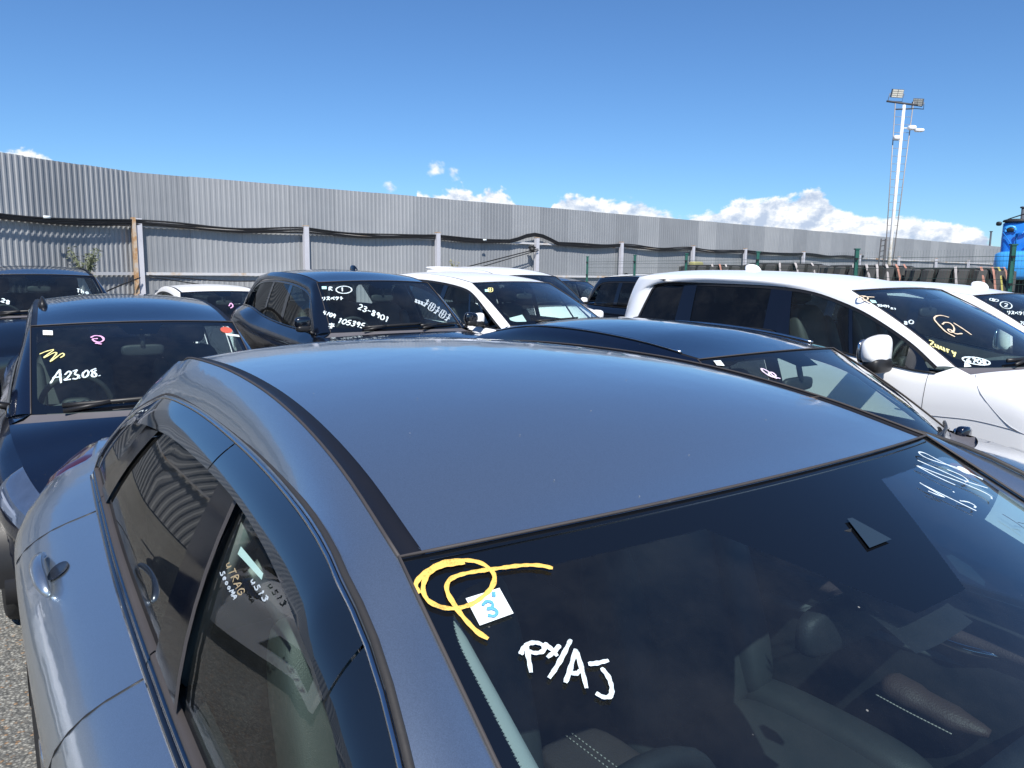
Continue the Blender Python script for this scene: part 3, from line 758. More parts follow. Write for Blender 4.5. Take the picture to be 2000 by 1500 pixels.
def hero_details(c, root):
    zt_ = c.zi
    zb = lambda x: c.zb_(x) + 0.042
    for sd in (-1, 1):
        side_strip(c, root, 'side_window', GLC, sd, (-.408, .60), (-.498, .56), -0.010, zb=zb, nu=26)
        side_strip(c, root, 'window_seal', RUBL, sd, (-.427, -.408), (-.517, -.498), 0.002, zb=zb, nu=3)
        side_strip(c, root, 'pillar', SATIN, sd, (-.607, -.427), (-.632, -.517), 0.0, zb=zb, nu=6)
        side_strip(c, root, 'side_window', GLC if sd > 0 else GLP, sd, (-1.52, -.609), (-1.165, -.634), -0.008, zb=zb, nu=20)
        side_strip(c, root, 'window_divider', SATIN, sd, (-1.66, -1.52), (-1.31, -1.165), -0.001, zb=zb, nu=4)
        side_strip(c, root, 'side_window', GLP, sd, (-1.87, -1.66), (-1.84, -1.31), -0.006, zb=zb, nu=16)
        # smoked rain visors over the doors
        zs = fn([(x, z) for x, z in c.seam])
        vb = fn([(-1.62, 1.20), (-1.5, 1.25), (-1.3, 1.285), (-1.0, 1.305), (-.65, 1.312), (-.428, 1.312), (-.257, 1.305), (-.134, 1.296), (-.043, 1.286), (.021, 1.276), (.066, 1.263), (.105, 1.249), (.145, 1.231), (.3, 1.14), (.45, 1.06)])
        for a, b in ((-1.56, -.664), (-.656, .088), (.092, .40)):
            G = []
            for x in np.linspace(a, b, 30):
                z1 = zs(x) - 0.004; z0 = vb(x) + 0.010; row = []
                for v in np.linspace(0, 1, 8):
                    z = z0 + (z1 - z0) * v; row.append(c.side(sd, x, z, 0.003 + 0.017 * (1 - v) + 0.003 * math.sin(math.pi * v)))
                G.append(row)
            m = MB(); m.grid(np.array(G), flip=sd > 0); vs_ = m.obj('window_visor', VISOR, root)
        # silver tube drawn for the visor edge highlight; black rubber gap below cant rail
        m = MB(); S = [c.side(sd, x, z - 0.001, 0.002) for x, z in c.S if x > -1.86 and x < .5]; m.tube(S, 0.0036, 6); m.obj('visor_highlight', CHROME, root)
        m = MB(); S = [c.side(sd, x, z + 0.007, -0.001) for x, z in c.S if x > -1.98 and x < .5]; m.tube(S, 0.0045, 6); m.obj('door_seal', RUB, root)
        # layered belt line mouldings
        for nm, mt, z0, z1, o0, o1 in (('belt_seal', GLOSSBLK, 0.000, 0.010, -0.003, -0.003), ('belt_moulding', CHROMEB, 0.010, 0.026, 0.004, 0.003), ('window_seal', RUBL, 0.026, 0.041, 0.001, -0.004)):
            for a, b in ((-1.92, -1.60), (-1.595, -.628), (-.622, .60)):
                G = []
                for x in np.linspace(a, b, 36):
                    G.append([c.side(sd, x, c.zb_(x) + z0, o0 - 0.006), c.side(sd, x, c.zb_(x) + z0 + 0.001, o0 + 0.002), c.side(sd, x, c.zb_(x) + (z0 + z1) / 2, max(o0, o1) + 0.003), c.side(sd, x, c.zb_(x) + z1 - 0.001, o1 + 0.002), c.side(sd, x, c.zb_(x) + z1, o1 - 0.006)])
                m = MB(); m.grid(np.array(G), flip=sd > 0); m.obj(nm, mt, root)
        # door handles; the hollow behind each is a flat dark disc painting its shade
        for hx in (-1.34, -.30):
            m = MB(); cu = c.secp(hx + .02, 0.16, sd, -0.004); n = unit(c.secp(hx, .16, sd, .1) - c.secp(hx, .16, sd, 0)); t = np.array([1.0, 0, 0]); b = unit(np.cross(n, t)); rot = np.array([t, b, n]).T
            P = [c.secp(hx + d, .165, sd, 0.004 + 0.034 * math.sin(math.pi * min(1, max(0, (d + .125) / .25))) ** .7) for d in np.linspace(-.125, .125, 15)]
            m = MB(); m.tube(P, [.006, .012, .015] + [.017] * 9 + [.015, .012, .006], 12, flat=.62, upv=tuple(n)); hd = m.obj('door_handle', PAINTS['grey'], root)
            m = MB(); K = 18; ring = []
            for r_, dp in ((0.0, -.016), (.35, -.014), (.7, -.004), (.9, .0005), (1.0, .0012)):
                ring.append([c.secp(hx + .02 + .040 * r_ * math.cos(a), .135 + .030 * r_ * math.sin(a), sd, .0018 + max(dp, -.0003)) for a in np.linspace(0, 2 * math.pi, K)])
            m.grid(np.array(ring)); m.obj('handle_cup_shade', HCUP, hd)
        # tail lamp wrapping round the corner
        m = MB(); G = [[c.secp(x, v, sd, 0.008 if 0 < i < 11 and 0 < j < 6 else -0.004) for j, v in enumerate(np.linspace(0.0, .20, 7))] for i, x in enumerate(np.linspace(-2.2, -2.575, 12))]
        m.grid(np.array(G), flip=sd < 0); m.obj('tail_lamp', LAMPR, root)
    # front edge of the roof panel folded down to the glass
    m = MB(); G = []
    kk = 1 - .032 / c.wt
    for u in np.linspace(-1, 1, 41):
        a = c.roofp(u, 0, 0.0, kk); b = c.ws(u * kk, 0.006, 0.0); d = unit(b - a)
        G.append([a + (-.012, 0, .0016), a + (.004, 0, .0005), a + (.010, 0, -.006), b + (0.006, 0, -.004)])
    m.grid(np.array(G), flip=True); m.obj('roof_front_edge', PAINTS['grey'], root)
    # camera housing behind the glass, visor clip, cable
    m = MB(); G = [[c.ws(u, v, -0.03 - .02 * math.cos(u * 8)) for u in np.linspace(-.12, .12, 9)] for v in np.linspace(.03, .30, 9)]
    m.grid(np.array(G)); m.obj('camera_housing', INT, root)
    # brown centre armrest lid with double stitching
    m = MB(); m.sell((-.20, .0, .665), (.225, .095, .035), e=.4); lid = m.obj('armrest', BROWN, root)
    for y in (-.008, .008):
        m = MB()
        for i in range(34):
            x = -.40 + i * .0115; m.box((x, y, .7005), (.006, .0018, .002))
        m.obj('stitching', STITCH, lid)
    # left door : top roll, armrest, pull
    m = MB(); m.tube([(x, c.yb(x) - .085, c.zb_(x) - .055) for x in np.linspace(-.5, .62, 14)], .022, 10, flat=.7); m.obj('door_top_trim', BROWNL, root)
    P = [(-.07, .685, .757), (.0, .685, .750), (.08, .69, .740), (.15, .70, .735)]
    m = MB(); m.tube(crv(P, 14), [.03] + [.042] * 4 + [.036] * 5 + [.030, .025, .02, .012], 12, flat=.7); ar = m.obj('door_armrest', BROWNL, root)
    m = MB()
    for q in crv([(-.065, .640, .740), (.0, .643, .733), (.09, .655, .722)], 22): m.box(q, (.007, .002, .002))
    m.obj('stitching', STITCH, ar)
    m = MB(); m.tube(crv([(-.42, .70, .84), (-.1, .715, .85), (.3, .735, .86)], 10), .014, 8); m.tube(crv([(.02, .70, .90), (.09, .69, .905), (.15, .705, .91)], 8), .010, 8, mi=1); m.obj('door_pull', [INT2, CHROME], root)
    # belts and B pillar trims, light A pillar trims
    for sd in (-1, 1):
        m = MB(); m.tube([c.side(sd, -.60 + .06 * t, .95 + t * .36, -.05) for t in np.linspace(0, 1, 6)], .045, 8, flat=.5); m.obj('pillar_trim', INT2, root)
        m = MB(); P = crv([c.side(sd, -.56, 1.22, -.08), (-.50, sd * .56, 1.02), (-.44, sd * .57, .62)], 12)
        m.tube(P, .024, 6, flat=.08, upv=(1, 0, 0)); m.obj('seat_belt', BLK, root)
        m = MB(); P = [c.ws(sd * .945, v, -.034) for v in np.linspace(.02, .96, 14)]; m.tube(P, np.linspace(.010, .030, 14), 10, flat=.8); m.obj('pillar_trim', HEAD, root)
CHROMEB = simple('gloss_trim_strip', (0.20, 0.21, 0.23), 0.10, 1.0)
HCUP = simple('handle_cup_shade_dark', (0.012, 0.014, 0.02), 0.3, 0.0, coat=.5)  # dark colour stands for shade in the handle hollow
BROWNL = simple('brown_leather_door', (0.065, 0.040, 0.036), 0.5, bump=0.3, bscale=250)
hero_details(HERO, hero)

# ================================================================== the other cars
CARA = Car(wt=.57, zt=1.335, bow=.07, xb=.80, wb=.59, zb=.945, bb=.20, roof=[(0, .57, 1.335), (-.4, .56, 1.40), (-.9, .55, 1.44), (-1.4, .53, 1.44), (-2.0, .50, 1.41)], crown=.04,
           xrb=-2.35, wrb=.56, zrb=1.02, belt=[(1.72, .46, .66), (1.62, .555, .72), (1.3, .635, .82), (.8, .685, .925), (-.6, .695, .96), (-1.6, .67, 1.0), (-2.3, .60, 1.0), (-2.42, .5, .96)],
           plan=[(1.75, .48), (1.65, .62), (1.4, .725), (.9, .77), (-1.6, .785), (-2.1, .75), (-2.35, .67), (-2.45, .58)], cant=.035, wheels=(1.05, -1.5), hcrown=.05)
def place_by_corner(yawdeg, l, f, off): pass
def world_pose(x, y): return (x, y, 0)
YA = -58.5
_ca, _sa = math.cos(R(YA)), math.sin(R(YA))
_crn = lot(-4.55, -.645)
CA_POS = (_crn[0] - (.57 * _sa), _crn[1] + (.57 * _ca), 0)
carA = build_car('parked_car', CARA, CA_POS, PAINTS['navy'], 'blue-black hatchback behind the grey car\'s tail, A 23.08 written on its windscreen', windows=(('k', (.42, .50), (.16, .20)), ('c', (-.42, .42), (-.42, .16)), ('k', (-.52, -.42), (-.52, -.42)), ('p', (-1.35, -.52), (-1.3, -.52)), ('k', (-1.45, -1.35), (-1.4, -1.3)), ('p', (-1.8, -1.45), (-1.75, -1.4))),
                 mirror=(.45, .14), antenna=(-.62, -.50, BLK), trim=GLOSSBLK, rz=YA, head=(.38, .0, .27), seams=((.55, .60), (-.5, -.5)))
ADJ = Car(wt=.575, zt=1.285, bow=.07, xb=.60, wb=.70, zb=.905, bb=.22, roof=[(0, .575, 1.285), (-.4, .575, 1.335), (-.9, .565, 1.36), (-1.4, .54, 1.345), (-1.9, .50, 1.27)], crown=.045,
          xrb=-2.4, wrb=.58, zrb=1.0, belt=[(1.9, .5, .6), (1.7, .64, .66), (1.2, .74, .78), (.6, .79, .885), (-.6, .78, .93), (-1.6, .72, .98), (-2.3, .62, 1.0), (-2.45, .5, .96)],
          plan=[(1.95, .55), (1.8, .72), (1.4, .85), (.9, .89), (-1.6, .89), (-2.1, .84), (-2.35, .72), (-2.48, .6)], wheels=(1.15, -1.55))
adj = build_car('parked_car', ADJ, lot(-1.67, 2.43), PAINTS['navy'], 'dark blue car alongside the grey car\'s roof, pink scribble on its windscreen',
                windows=(('k', (.40, .46), (.10, .16)), ('c', (-.42, .40), (-.42, .10)), ('k', (-.52, -.42), (-.52, -.42)), ('p', (-1.35, -.52), (-1.3, -.52)), ('k', (-1.45, -1.35), (-1.4, -1.3)), ('p', (-1.85, -1.45), (-1.7, -1.4))),
                mirror=(.64, .0, .5, -.01), rails=CHROME, trim=GLOSSBLK, antenna=None, liner=INT2, mould=BLK)
SUV = Car(wt=.60, zt=1.56, bow=.08, xb=.52, wb=.69, zb=1.125, bb=.24, roof=[(0, .60, 1.56), (-.4, .59, 1.62), (-.9, .58, 1.645), (-1.4, .56, 1.64), (-1.85, .53, 1.60)], crown=.035,
          xrb=-2.15, wrb=.60, zrb=1.25, belt=[(1.75, .52, .80), (1.6, .66, .88), (1.1, .76, 1.02), (.5, .80, 1.10), (-.4, .805, 1.145), (-1.0, .78, 1.19), (-1.5, .75, 1.26), (-2.1, .66, 1.26), (-2.25, .5, 1.2)],
          plan=[(1.8, .56), (1.65, .74), (1.3, .87), (.8, .91), (-1.4, .91), (-1.9, .86), (-2.15, .74), (-2.28, .6)], wheels=(1.0, -1.65), wr=.36, dR=.075, dA=.075, dC=.14, char=.14)
suv = build_car('parked_car', SUV, lot(-6.25, 2.4), PAINTS['black'], 'black high-bodied hatch with 23-8901 and 105395 in white on its windscreen',
                windows=(('k', (.30, .40), (.02, .05)), ('c', (-.42, .30), (-.50, .02)), ('k', (-.50, -.42), (-.58, -.50)), ('p', (-1.02, -.50), (-1.06, -.58)), ('k', (-1.07, -1.02), (-1.12, -1.06)), ('p', (-1.55, -1.07), (-1.62, -1.12))),
                mirror=(.38, .09, .66), antenna=(-1.05, .25), trim=GLOSSBLK, steer=True)
MPV = Car(wt=.60, zt=1.54, bow=.08, xb=.95, wb=.71, zb=1.09, bb=.25, roof=[(0, .60, 1.54), (-.5, .60, 1.60), (-1.2, .60, 1.635), (-1.9, .58, 1.62)], crown=.035,
          xrb=-2.1, wrb=.60, zrb=1.12, belt=[(1.7, .5, .74), (1.5, .68, .86), (1.2, .76, .98), (.7, .81, 1.05), (-1.0, .82, 1.08), (-1.9, .76, 1.10), (-2.2, .6, 1.08)],
          plan=[(1.75, .56), (1.6, .74), (1.2, .86), (-1.6, .87), (-2.1, .80), (-2.25, .7)], wheels=(1.1, -1.5), dA=.05, dR=.07, dC=.10)
mpv = build_car('parked_car', MPV, lot(-7.1, 4.7), PAINTS['white'], 'small white people carrier with a white paper sheet behind its windscreen',
                windows=(('k', (.62, .70), (.30, .36)), ('c', (.30, .62), (.10, .30)), ('k', (.26, .30), (.05, .10)), ('c', (-.45, .26), (-.45, .05)), ('k', (-.55, -.45), (-.55, -.45)), ('p', (-1.3, -.55), (-1.3, -.55)), ('k', (-1.4, -1.3), (-1.4, -1.3)), ('p', (-1.9, -1.4), (-1.85, -1.4))),
                mirror=(.60, .10, .75), mirror_col=PAINTS['white'])
VAN = Car(wt=.655, zt=1.585, bow=.07, ct=.02, xb=.80, wb=.785, zb=1.135, bb=.26, cb=.0, wbulge=.04, roof=[(0, .655, 1.585), (-.4, .635, 1.64), (-.9, .62, 1.668), (-1.4, .62, 1.678), (-1.9, .605, 1.674), (-2.17, .57, 1.652)], crown=.045,
          xrb=-2.28, wrb=.66, zrb=1.20, rbow=.06, belt=[(1.72, .50, .80), (1.60, .66, .90), (1.35, .76, 1.02), (1.0, .805, 1.10), (.66, .825, 1.085), (.40, .83, 1.11), (-.38, .83, 1.225), (-.55, .83, 1.27), (-1.2, .825, 1.275), (-2.05, .80, 1.285), (-2.27, .745, 1.27), (-2.36, .63, 1.25)],
          plan=[(1.80, .55), (1.65, .72), (1.35, .82), (.9, .855), (-1.6, .855), (-2.1, .84), (-2.28, .79), (-2.38, .66)], dA=.075, dR=.085, dC=.16, b=.12, cant=.045, char=.11, wheels=(1.05, -1.6), wr=.31, ins=.022,
          seam=[(.70, 1.13), (.50, 1.27), (.20, 1.42), (-.04, 1.505), (-.30, 1.57), (-.60, 1.60), (-1.0, 1.61), (-1.5, 1.612), (-1.80, 1.608), (-1.90, 1.58), (-1.93, 1.45), (-1.95, 1.30)], hcrown=.05)
van = build_car('parked_van', VAN, lot(-2.25, 4.8), PAINTS['white'], 'long white van with a circled 21 on its windscreen and big white mirror',
                windows=(('k', (.50, .66), (.50, .60)), ('c', (.14, .485), (.05, .485)), ('k', (.11, .14), (.02, .05)), ('c', (-.37, .11), (-.47, .02)), ('k', (-.60, -.37), (-.66, -.47)), ('p', (-1.33, -.60), (-1.40, -.66)), ('k', (-1.50, -1.33), (-1.54, -1.40)), ('p', (-1.92, -1.50), (-1.91, -1.54))),
                windows_left=(('k', (.50, .66), (.50, .60)), ('c', (-.37, .485), (-.47, .485)), ('k', (-.60, -.37), (-.66, -.47)), ('c', (-1.33, -.60), (-1.40, -.66)), ('k', (-1.50, -1.33), (-1.54, -1.40)), ('p', (-1.92, -1.50), (-1.91, -1.54))),  # left sliding window made clear so light shows behind the seats
                mirror=(.40, .165, 1.2), antenna=(-1.35, 0), seams=((.66, .62), (-.5, -.5)), cat='van', mould=PAINTS['white'])
TWO = Car(**{**VAN.__dict__, 'wt': .60, 'zt': 1.52, 'roof': [(0, .60, 1.52), (-.4, .61, 1.565), (-.9, .61, 1.59), (-1.5, .60, 1.58), (-1.8, .56, 1.55)], 'seam': None, 'zb': 1.08,
             'belt': [(1.72, .50, .80), (1.60, .66, .88), (1.35, .76, .98), (.9, .805, 1.04), (-.5, .82, 1.08), (-1.9, .78, 1.12), (-2.15, .72, 1.12), (-2.24, .62, 1.1)]})
two = build_car('parked_car', TWO, lot(-2.5, 7.2), PAINTS['white'], 'white car with a circled 2 on its windscreen, beyond the van marked 21',
                windows=(('k', (.55, .62), (.30, .34)), ('p', (-.42, .55), (-.42, .30)), ('k', (-.52, -.42), (-.52, -.42)), ('p', (-1.3, -.52), (-1.3, -.52)), ('k', (-1.4, -1.3), (-1.4, -1.3)), ('p', (-1.9, -1.4), (-1.85, -1.4))),
                mirror=(.45, .15), antenna=(-.3, .2, PAINTS['white']), mould=BLK, trim=BLK)
COUPE = Car(**{**ADJ.__dict__, 'zt': 1.32, 'seam': None, 'wt': .56, 'roof': [(0, .56, 1.32), (-.4, .56, 1.375), (-.9, .55, 1.39), (-1.3, .54, 1.36), (-1.5, .52, 1.33)], 'crown': .03, 'xrb': -2.0, 'zrb': 1.05})
coupe = build_car('parked_car', COUPE, lot(-11.0, 2.22), PAINTS['white'], 'low white car by the fence foot, small pink mark on its windscreen',
                  windows=(('k', (.30, .40), (.05, .10)), ('p', (-.42, .30), (-.42, .05)), ('k', (-.50, -.42), (-.50, -.42)), ('p', (-1.4, -.5), (-1.25, -.5))), mirror=(.45, .13), detail=1)
FAR = Car(**{**SUV.__dict__, 'seam': None})
far = build_car('parked_car', FAR, lot(-9.9, -.17), PAINTS['black'], 'black car at the left edge, its windscreen just above the hatchback\'s roof',
                windows=(('k', (.30, .40), (.02, .05)), ('p', (-.42, .30), (-.50, .02)), ('k', (-.50, -.42), (-.58, -.50)), ('p', (-1.3, -.50), (-1.2, -.58))), rails=BLK)
BOX = Car(**{**VAN.__dict__, 'wt': .62, 'zt': 1.60, 'roof': [(0, .62, 1.60), (-.5, .62, 1.68), (-1.2, .62, 1.715), (-1.9, .60, 1.71), (-2.5, .57, 1.685)], 'seam': None, 'xrb': -2.7, 'xb': .62,
             'belt': [(1.22, .50, .70), (1.15, .62, .78), (1.0, .74, .92), (.75, .80, 1.06), (-.5, .83, 1.14), (-2.2, .80, 1.16), (-2.65, .72, 1.16), (-2.74, .62, 1.1)],
             'plan': [(1.26, .55), (1.18, .70), (1.05, .82), (.8, .88), (-2.0, .90), (-2.5, .86), (-2.68, .78), (-2.76, .66)], 'wheels': (.72, -1.9), 'bb': .18})
box = build_car('parked_car', BOX, lot(-10.0, 7.15), PAINTS['white'], 'tall white car whose roof and rear lip show above the white people carrier',
                windows=(('k', (.50, .58), (.20, .24)), ('p', (-.42, .50), (-.42, .20)), ('k', (-.52, -.42), (-.52, -.42)), ('p', (-1.3, -.52), (-1.3, -.52)), ('k', (-1.4, -1.3), (-1.4, -1.3)), ('p', (-2.3, -1.4), (-2.25, -1.4))), mirror=(.45, .10, .6))
m = MB(); m.sell((-2.50, 0, 1.725), (.12, .60, .028), e=.5); m.obj('rear_spoiler', PAINTS['white'], box)
BLKV = Car(**{**SUV.__dict__, 'seam': None, 'roof': [(0, .60, 1.52), (-.4, .60, 1.58), (-.9, .60, 1.60), (-1.4, .59, 1.60), (-1.9, .57, 1.575)], 'zt': 1.52, 'xrb': -2.2, 'wrb': .66, 'zrb': 1.1, 'dC': .12,
              'belt': [(1.75, .52, .80), (1.6, .66, .88), (1.1, .76, .98), (.5, .80, 1.02), (-.4, .805, 1.04), (-1.5, .80, 1.06), (-2.1, .74, 1.08), (-2.28, .64, 1.08)]})
blkv = build_car('parked_car', BLKV, lot(-8.3, 9.6), PAINTS['black'], 'black estate car showing its rear side glass behind the long white van',
                 windows=(('p', (-.42, .35), (-.50, .02)), ('k', (-.52, -.42), (-.58, -.50)), ('p', (-1.2, -.52), (-1.2, -.58)), ('k', (-1.3, -1.2), (-1.3, -1.2)), ('p', (-1.85, -1.3), (-1.8, -1.3))), rails=BLK, mirror=(.4, .14))
prius = build_car('parked_car', Car(**{**ADJ.__dict__, 'seam': None}), lot(-12.2, 9.9, .18), PAINTS['navy'], 'dark blue car glimpsed between the white people carrier and the black estate',
                  windows=(('p', (-.42, .30), (-.42, .05)), ('k', (-.50, -.42), (-.50, -.42)), ('p', (-1.4, -.5), (-1.25, -.5))), mirror=(.45, .13))
whf = build_car('parked_car', Car(**{**COUPE.__dict__, 'seam': None}), lot(-13.5, 14.2, .22), PAINTS['white'], 'white car with only its roof showing, above the black estate\'s roof',
                windows=(('p', (-.42, .30), (-.42, .05)), ('k', (-.50, -.42), (-.50, -.42)), ('p', (-1.4, -.5), (-1.25, -.5))), mirror=None, antenna=(-1.3, 0, BLK), detail=0)
# a white car across the lane, seen only as a reflection in the grey car\'s side windows
side_car = build_car('parked_car', Car(**{**VAN.__dict__, 'seam': None}), (-6.6, 3.9, 0), PAINTS['white'], 'white car across the lane, mirrored in the grey car\'s side glass',
                     windows=(('k', (.50, .58), (.20, .24)), ('p', (-.42, .50), (-.42, .20)), ('k', (-.52, -.42), (-.52, -.42)), ('p', (-1.3, -.52), (-1.3, -.52)), ('p', (-1.9, -1.4), (-1.85, -1.4))), rz=R(0) - 20, mirror=(.45, .15), mould=BLK)

# crease shade of the white van drawn as grey lines, its shut lines, scratches on the grey roof
LINE = simple('shut_line_and_crease_shade_grey', (.30, .31, .34), .6)
for sd in (-1, 1):
    m = MB(); m.tube(crv([VAN.secp(x, v, sd, .0005) for x, v in ((.48, .30), (.70, .305), (.95, .31), (1.15, .315), (1.22, .32))], 16), .0028, 5); m.obj('crease_shade_line', LINE, van)
    m = MB(); m.tube(crv([VAN.secp(x, v, sd, .0005) for x, v in ((.93, .0), (.98, .12), (1.12, .27), (1.22, .32), (1.40, .34))], 16), .0028, 5); m.obj('bonnet_gap', LINE, van)
m = MB()
for L in ([(0.855, 0.1651), (0.9195, 0.1584), (0.985, 0.1574)], [(0.9195, 0.1584), (0.9112, 0.1469)], [(0.8951, 0.1625), (0.9093, 0.1533)]):
    P = [HERO.roofp(u, t_, .0006) for u, t_ in crv(L, 6)]; m.tube(P, .0014, 4, flat=.3)
m.obj('roof_scratch', simple('scratch_brown', (.20, .15, .12), .8), hero)
m = MB()
for u, t_ in ((-0.7654, 0.2104), (-0.4929, 0.1682), (-0.4011, 0.0269), (-0.5473, 0.076), (-0.1713, 0.2034), (-0.8796, 0.3939), (-.62, .31), (.21, .29), (.4, .12), (-.1, .08)):
    m.sell(HERO.roofp(u, t_, .0004), (.0010, .0008, .0004), nu=6, nv=3)
sp_ = m.obj('dried_specks', simple('pale_specks', (.26, .28, .30), .8), hero); sp_['kind'] = 'stuff'
# ================================================================== ground
m, t, b = mat('asphalt_gravel'); tc = t.node('ShaderNodeTexCoord')
v1 = t.node('ShaderNodeTexVoronoi'); v1.inputs['Scale'].default_value = 85; t.l.new(tc.outputs['Object'], v1.inputs['Vector'])
v2 = t.node('ShaderNodeTexVoronoi'); v2.inputs['Scale'].default_value = 21; t.l.new(tc.outputs['Object'], v2.inputs['Vector'])
n1 = t.noise(tc.outputs['Object'], 0.6, 6); n2 = t.noise(tc.outputs['Object'], 180, 3)
s1 = t.sep(v1.outputs['Color'])
stone = t.ramp(s1[0], [(0.0, c4(.16, .165, .155)), (.35, c4(.26, .26, .24)), (.7, c4(.34, .335, .30)), (.93, c4(.44, .43, .38)), (.97, c4(.42, .28, .17))])
crack = t.mrange(v1.outputs['Distance'], 0.30, 0.55, 1.0, 0.45)
base = t.mix(1.0, stone, stone)
mm = t.node('ShaderNodeMix', data_type='RGBA', blend_type='MULTIPLY'); mm.inputs[0].default_value = 1; t.l.new(stone, mm.inputs[6])
t.l.new(t.mix(t.math('MULTIPLY', crack, t.mrange(n1.outputs[0], .3, .7, .8, 1.1)), c4(0, 0, 0), c4(1.0, 1.0, 1.0)), mm.inputs[7])
t.l.new(mm.outputs[2], b.inputs['Base Color']); b.inputs['Roughness'].default_value = .9
bp = t.node('ShaderNodeBump'); bp.inputs['Strength'].default_value = .7; bp.inputs['Distance'].default_value = .006
t.l.new(t.math('SUBTRACT', n2.outputs[0], v1.outputs['Distance']), bp.inputs['Height']); t.l.new(bp.outputs[0], b.inputs['Normal'])
gm = MB(); gm.grid(np.array([[(x, y, 0) for x in (-900, -60, -8, 0, 8, 60, 900)] for y in (-900, -60, -8, 0, 8, 60, 900)]), flip=True)
gm.obj('ground', m, kind='structure')

# ================================================================== corrugated fence
def sheet_mat(name, rustf=1.0):
    m, t, b = mat(name); tc = t.node('ShaderNodeTexCoord'); X, Y, Z = t.sep(tc.outputs['Object'])
    n = t.noise(tc.outputs['Object'], 1.1, 6, .6); n2 = t.noise(t.comb(t.math('MULTIPLY', X, 9.0), Y, t.math('MULTIPLY', Z, .35)), 1.0, 5, .6)
    # sheet to sheet tone (each sheet 1.15 m wide)
    cell = t.math('FLOOR', t.math('DIVIDE', X, 1.15)); wn = t.node('ShaderNodeTexWhiteNoise', noise_dimensions='1D'); t.l.new(cell, wn.inputs['W'])
    tone = t.math('ADD', t.mrange(wn.outputs['Value'], 0, 1, -.42, .42), t.math('ADD', t.math('MULTIPLY_ADD', n.outputs[0], .9, -.45), t.math('MULTIPLY_ADD', n2.outputs[0], .8, -.4)))
    col = t.ramp(t.math('ADD', .5, tone), [(0, c4(.24, .25, .262)), (.5, c4(.295, .306, .318)), (1, c4(.36, .368, .375))])
    # rust freckles and dark dirty overlap lines
    n3 = t.noise(tc.outputs['Object'], 5.0, 8, .75)
    rust = t.mrange(n3.outputs[0], .70, .78, 0, .5 * rustf)
    ov = t.math('ABSOLUTE', t.math('SUBTRACT', t.math('FRACT', t.math('DIVIDE', X, 1.15)), .5)); ovm = t.mrange(ov, .488, .497, 0, .35)
    c2 = t.mix(rust, t.mix(ovm, col, c4(.12, .12, .12)), c4(.25, .15, .09))
    t.l.new(c2, b.inputs['Base Color']); b.inputs['Metallic'].default_value = .25; b.inputs['Roughness'].default_value = .55
    return m
SHEET = sheet_mat('galvanised_sheet')
POSTM = simple('painted_post_lilac_white', (.50, .50, .54), .5, var=.12, scale=3)
m, t, b = mat('rusty_steel'); tc = t.node('ShaderNodeTexCoord'); n = t.noise(tc.outputs['Object'], 7, 7, .7)
t.l.new(t.ramp(n.outputs[0], [(.30, c4(.42, .40, .40)), (.46, c4(.46, .36, .26)), (.60, c4(.38, .21, .09)), (.8, c4(.20, .10, .05))]), b.inputs['Base Color']); b.inputs['Roughness'].default_value = .8
RUSTY = m
m, t, b = mat('rail_steel_spotted'); tc = t.node('ShaderNodeTexCoord'); n = t.noise(tc.outputs['Object'], 2.2, 7, .7)
t.l.new(t.ramp(n.outputs[0], [(.50, c4(.52, .52, .53)), (.60, c4(.50, .42, .34)), (.66, c4(.36, .20, .10))]), b.inputs['Base Color']); b.inputs['Roughness'].default_value = .7
RAILM = m
CABLE = simple('black_cable', (.012, .012, .013), .5, var=.3)
GREENP = simple('green_powder_coat', (.02, .10, .075), .35)
WTOP = 3.58
PT = (-7.82, 16.05)                   # corner of the two fence runs
DW = (math.sin(R(48.5)), math.cos(R(48.5)))
def fence_run(name, origin, ang, length, posts, label, depth, ttop0, ttop1, rust_first=True, rails=True, fully=0):
    """local x runs along the fence, local y points to the camera side"""
    root = empty(name, (origin[0], origin[1], 0), ang, label, 'fence')
    per = .115; n = int(length / per); V = []; k = 0
    prof = [(0, 0), (.30, 0), (.42, 1), (.88, 1), (1.0, 0)]
    xs = [(i + q[0]) * per for i in range(n) for q in prof[:-1]]; ys_ = [-(q[1]) * depth for i in range(n) for q in prof[:-1]]
    G = np.zeros((len(xs), 3, 3)); r2 = random.Random(3)
    for i, (x, y) in enumerate(zip(xs, ys_)):
        sh = int(x / 1.15); rr = random.Random(sh); dz = rr.uniform(-.006, .006); wv = .012 * math.sin(x * .9) + .008 * math.sin(x * 2.3 + 1)
        top = ttop0 + (ttop1 - ttop0) * x / length + dz
        G[i, 0] = (x, y, .05); G[i, 1] = (x, y + wv, 1.8); G[i, 2] = (x, y + wv * .5, top)
    m = MB(); m.grid(G); m.obj('corrugated_panel', SHEET, root, smooth=False)
    for i, x in enumerate(posts):
        m = MB(); q = .05
        if i in rust_posts and name == rust_name:
            # angle iron : rusty flange seen from the left, grey face
            m.box((x + .045, .16, 1.33), (.07, .10, 2.66), 0); m.box((x - .055, .135, 1.325), (.13, .05, 2.65), 1)
            m.obj('post', [RUSTY, POSTM], root, smooth=False)
        else:
            m.box((x, .15, 1.33), (.12, .10, 2.66)); m.box((x, .15, 2.67), (.13, .11, .02), 1)
            m.obj('post', [POSTM, RUSTY], root, smooth=False)
    if rails:
        for z, h in ((1.53, .06), (2.50, .05)):
            m = MB(); m.box((length / 2, .06, z), (length, .05, h)); m.obj('rail', RAILM, root, smooth=False)
    return root
rust_name, rust_posts = 'corrugated_fence', (0,)
angR = math.atan2(DW[1], DW[0])
posts_m = [.02, 3.76, 7.58, 11.23, 15.08, 19.07, 22.53, 27.13, 32.5, 37.0, 42.0, 47.0]
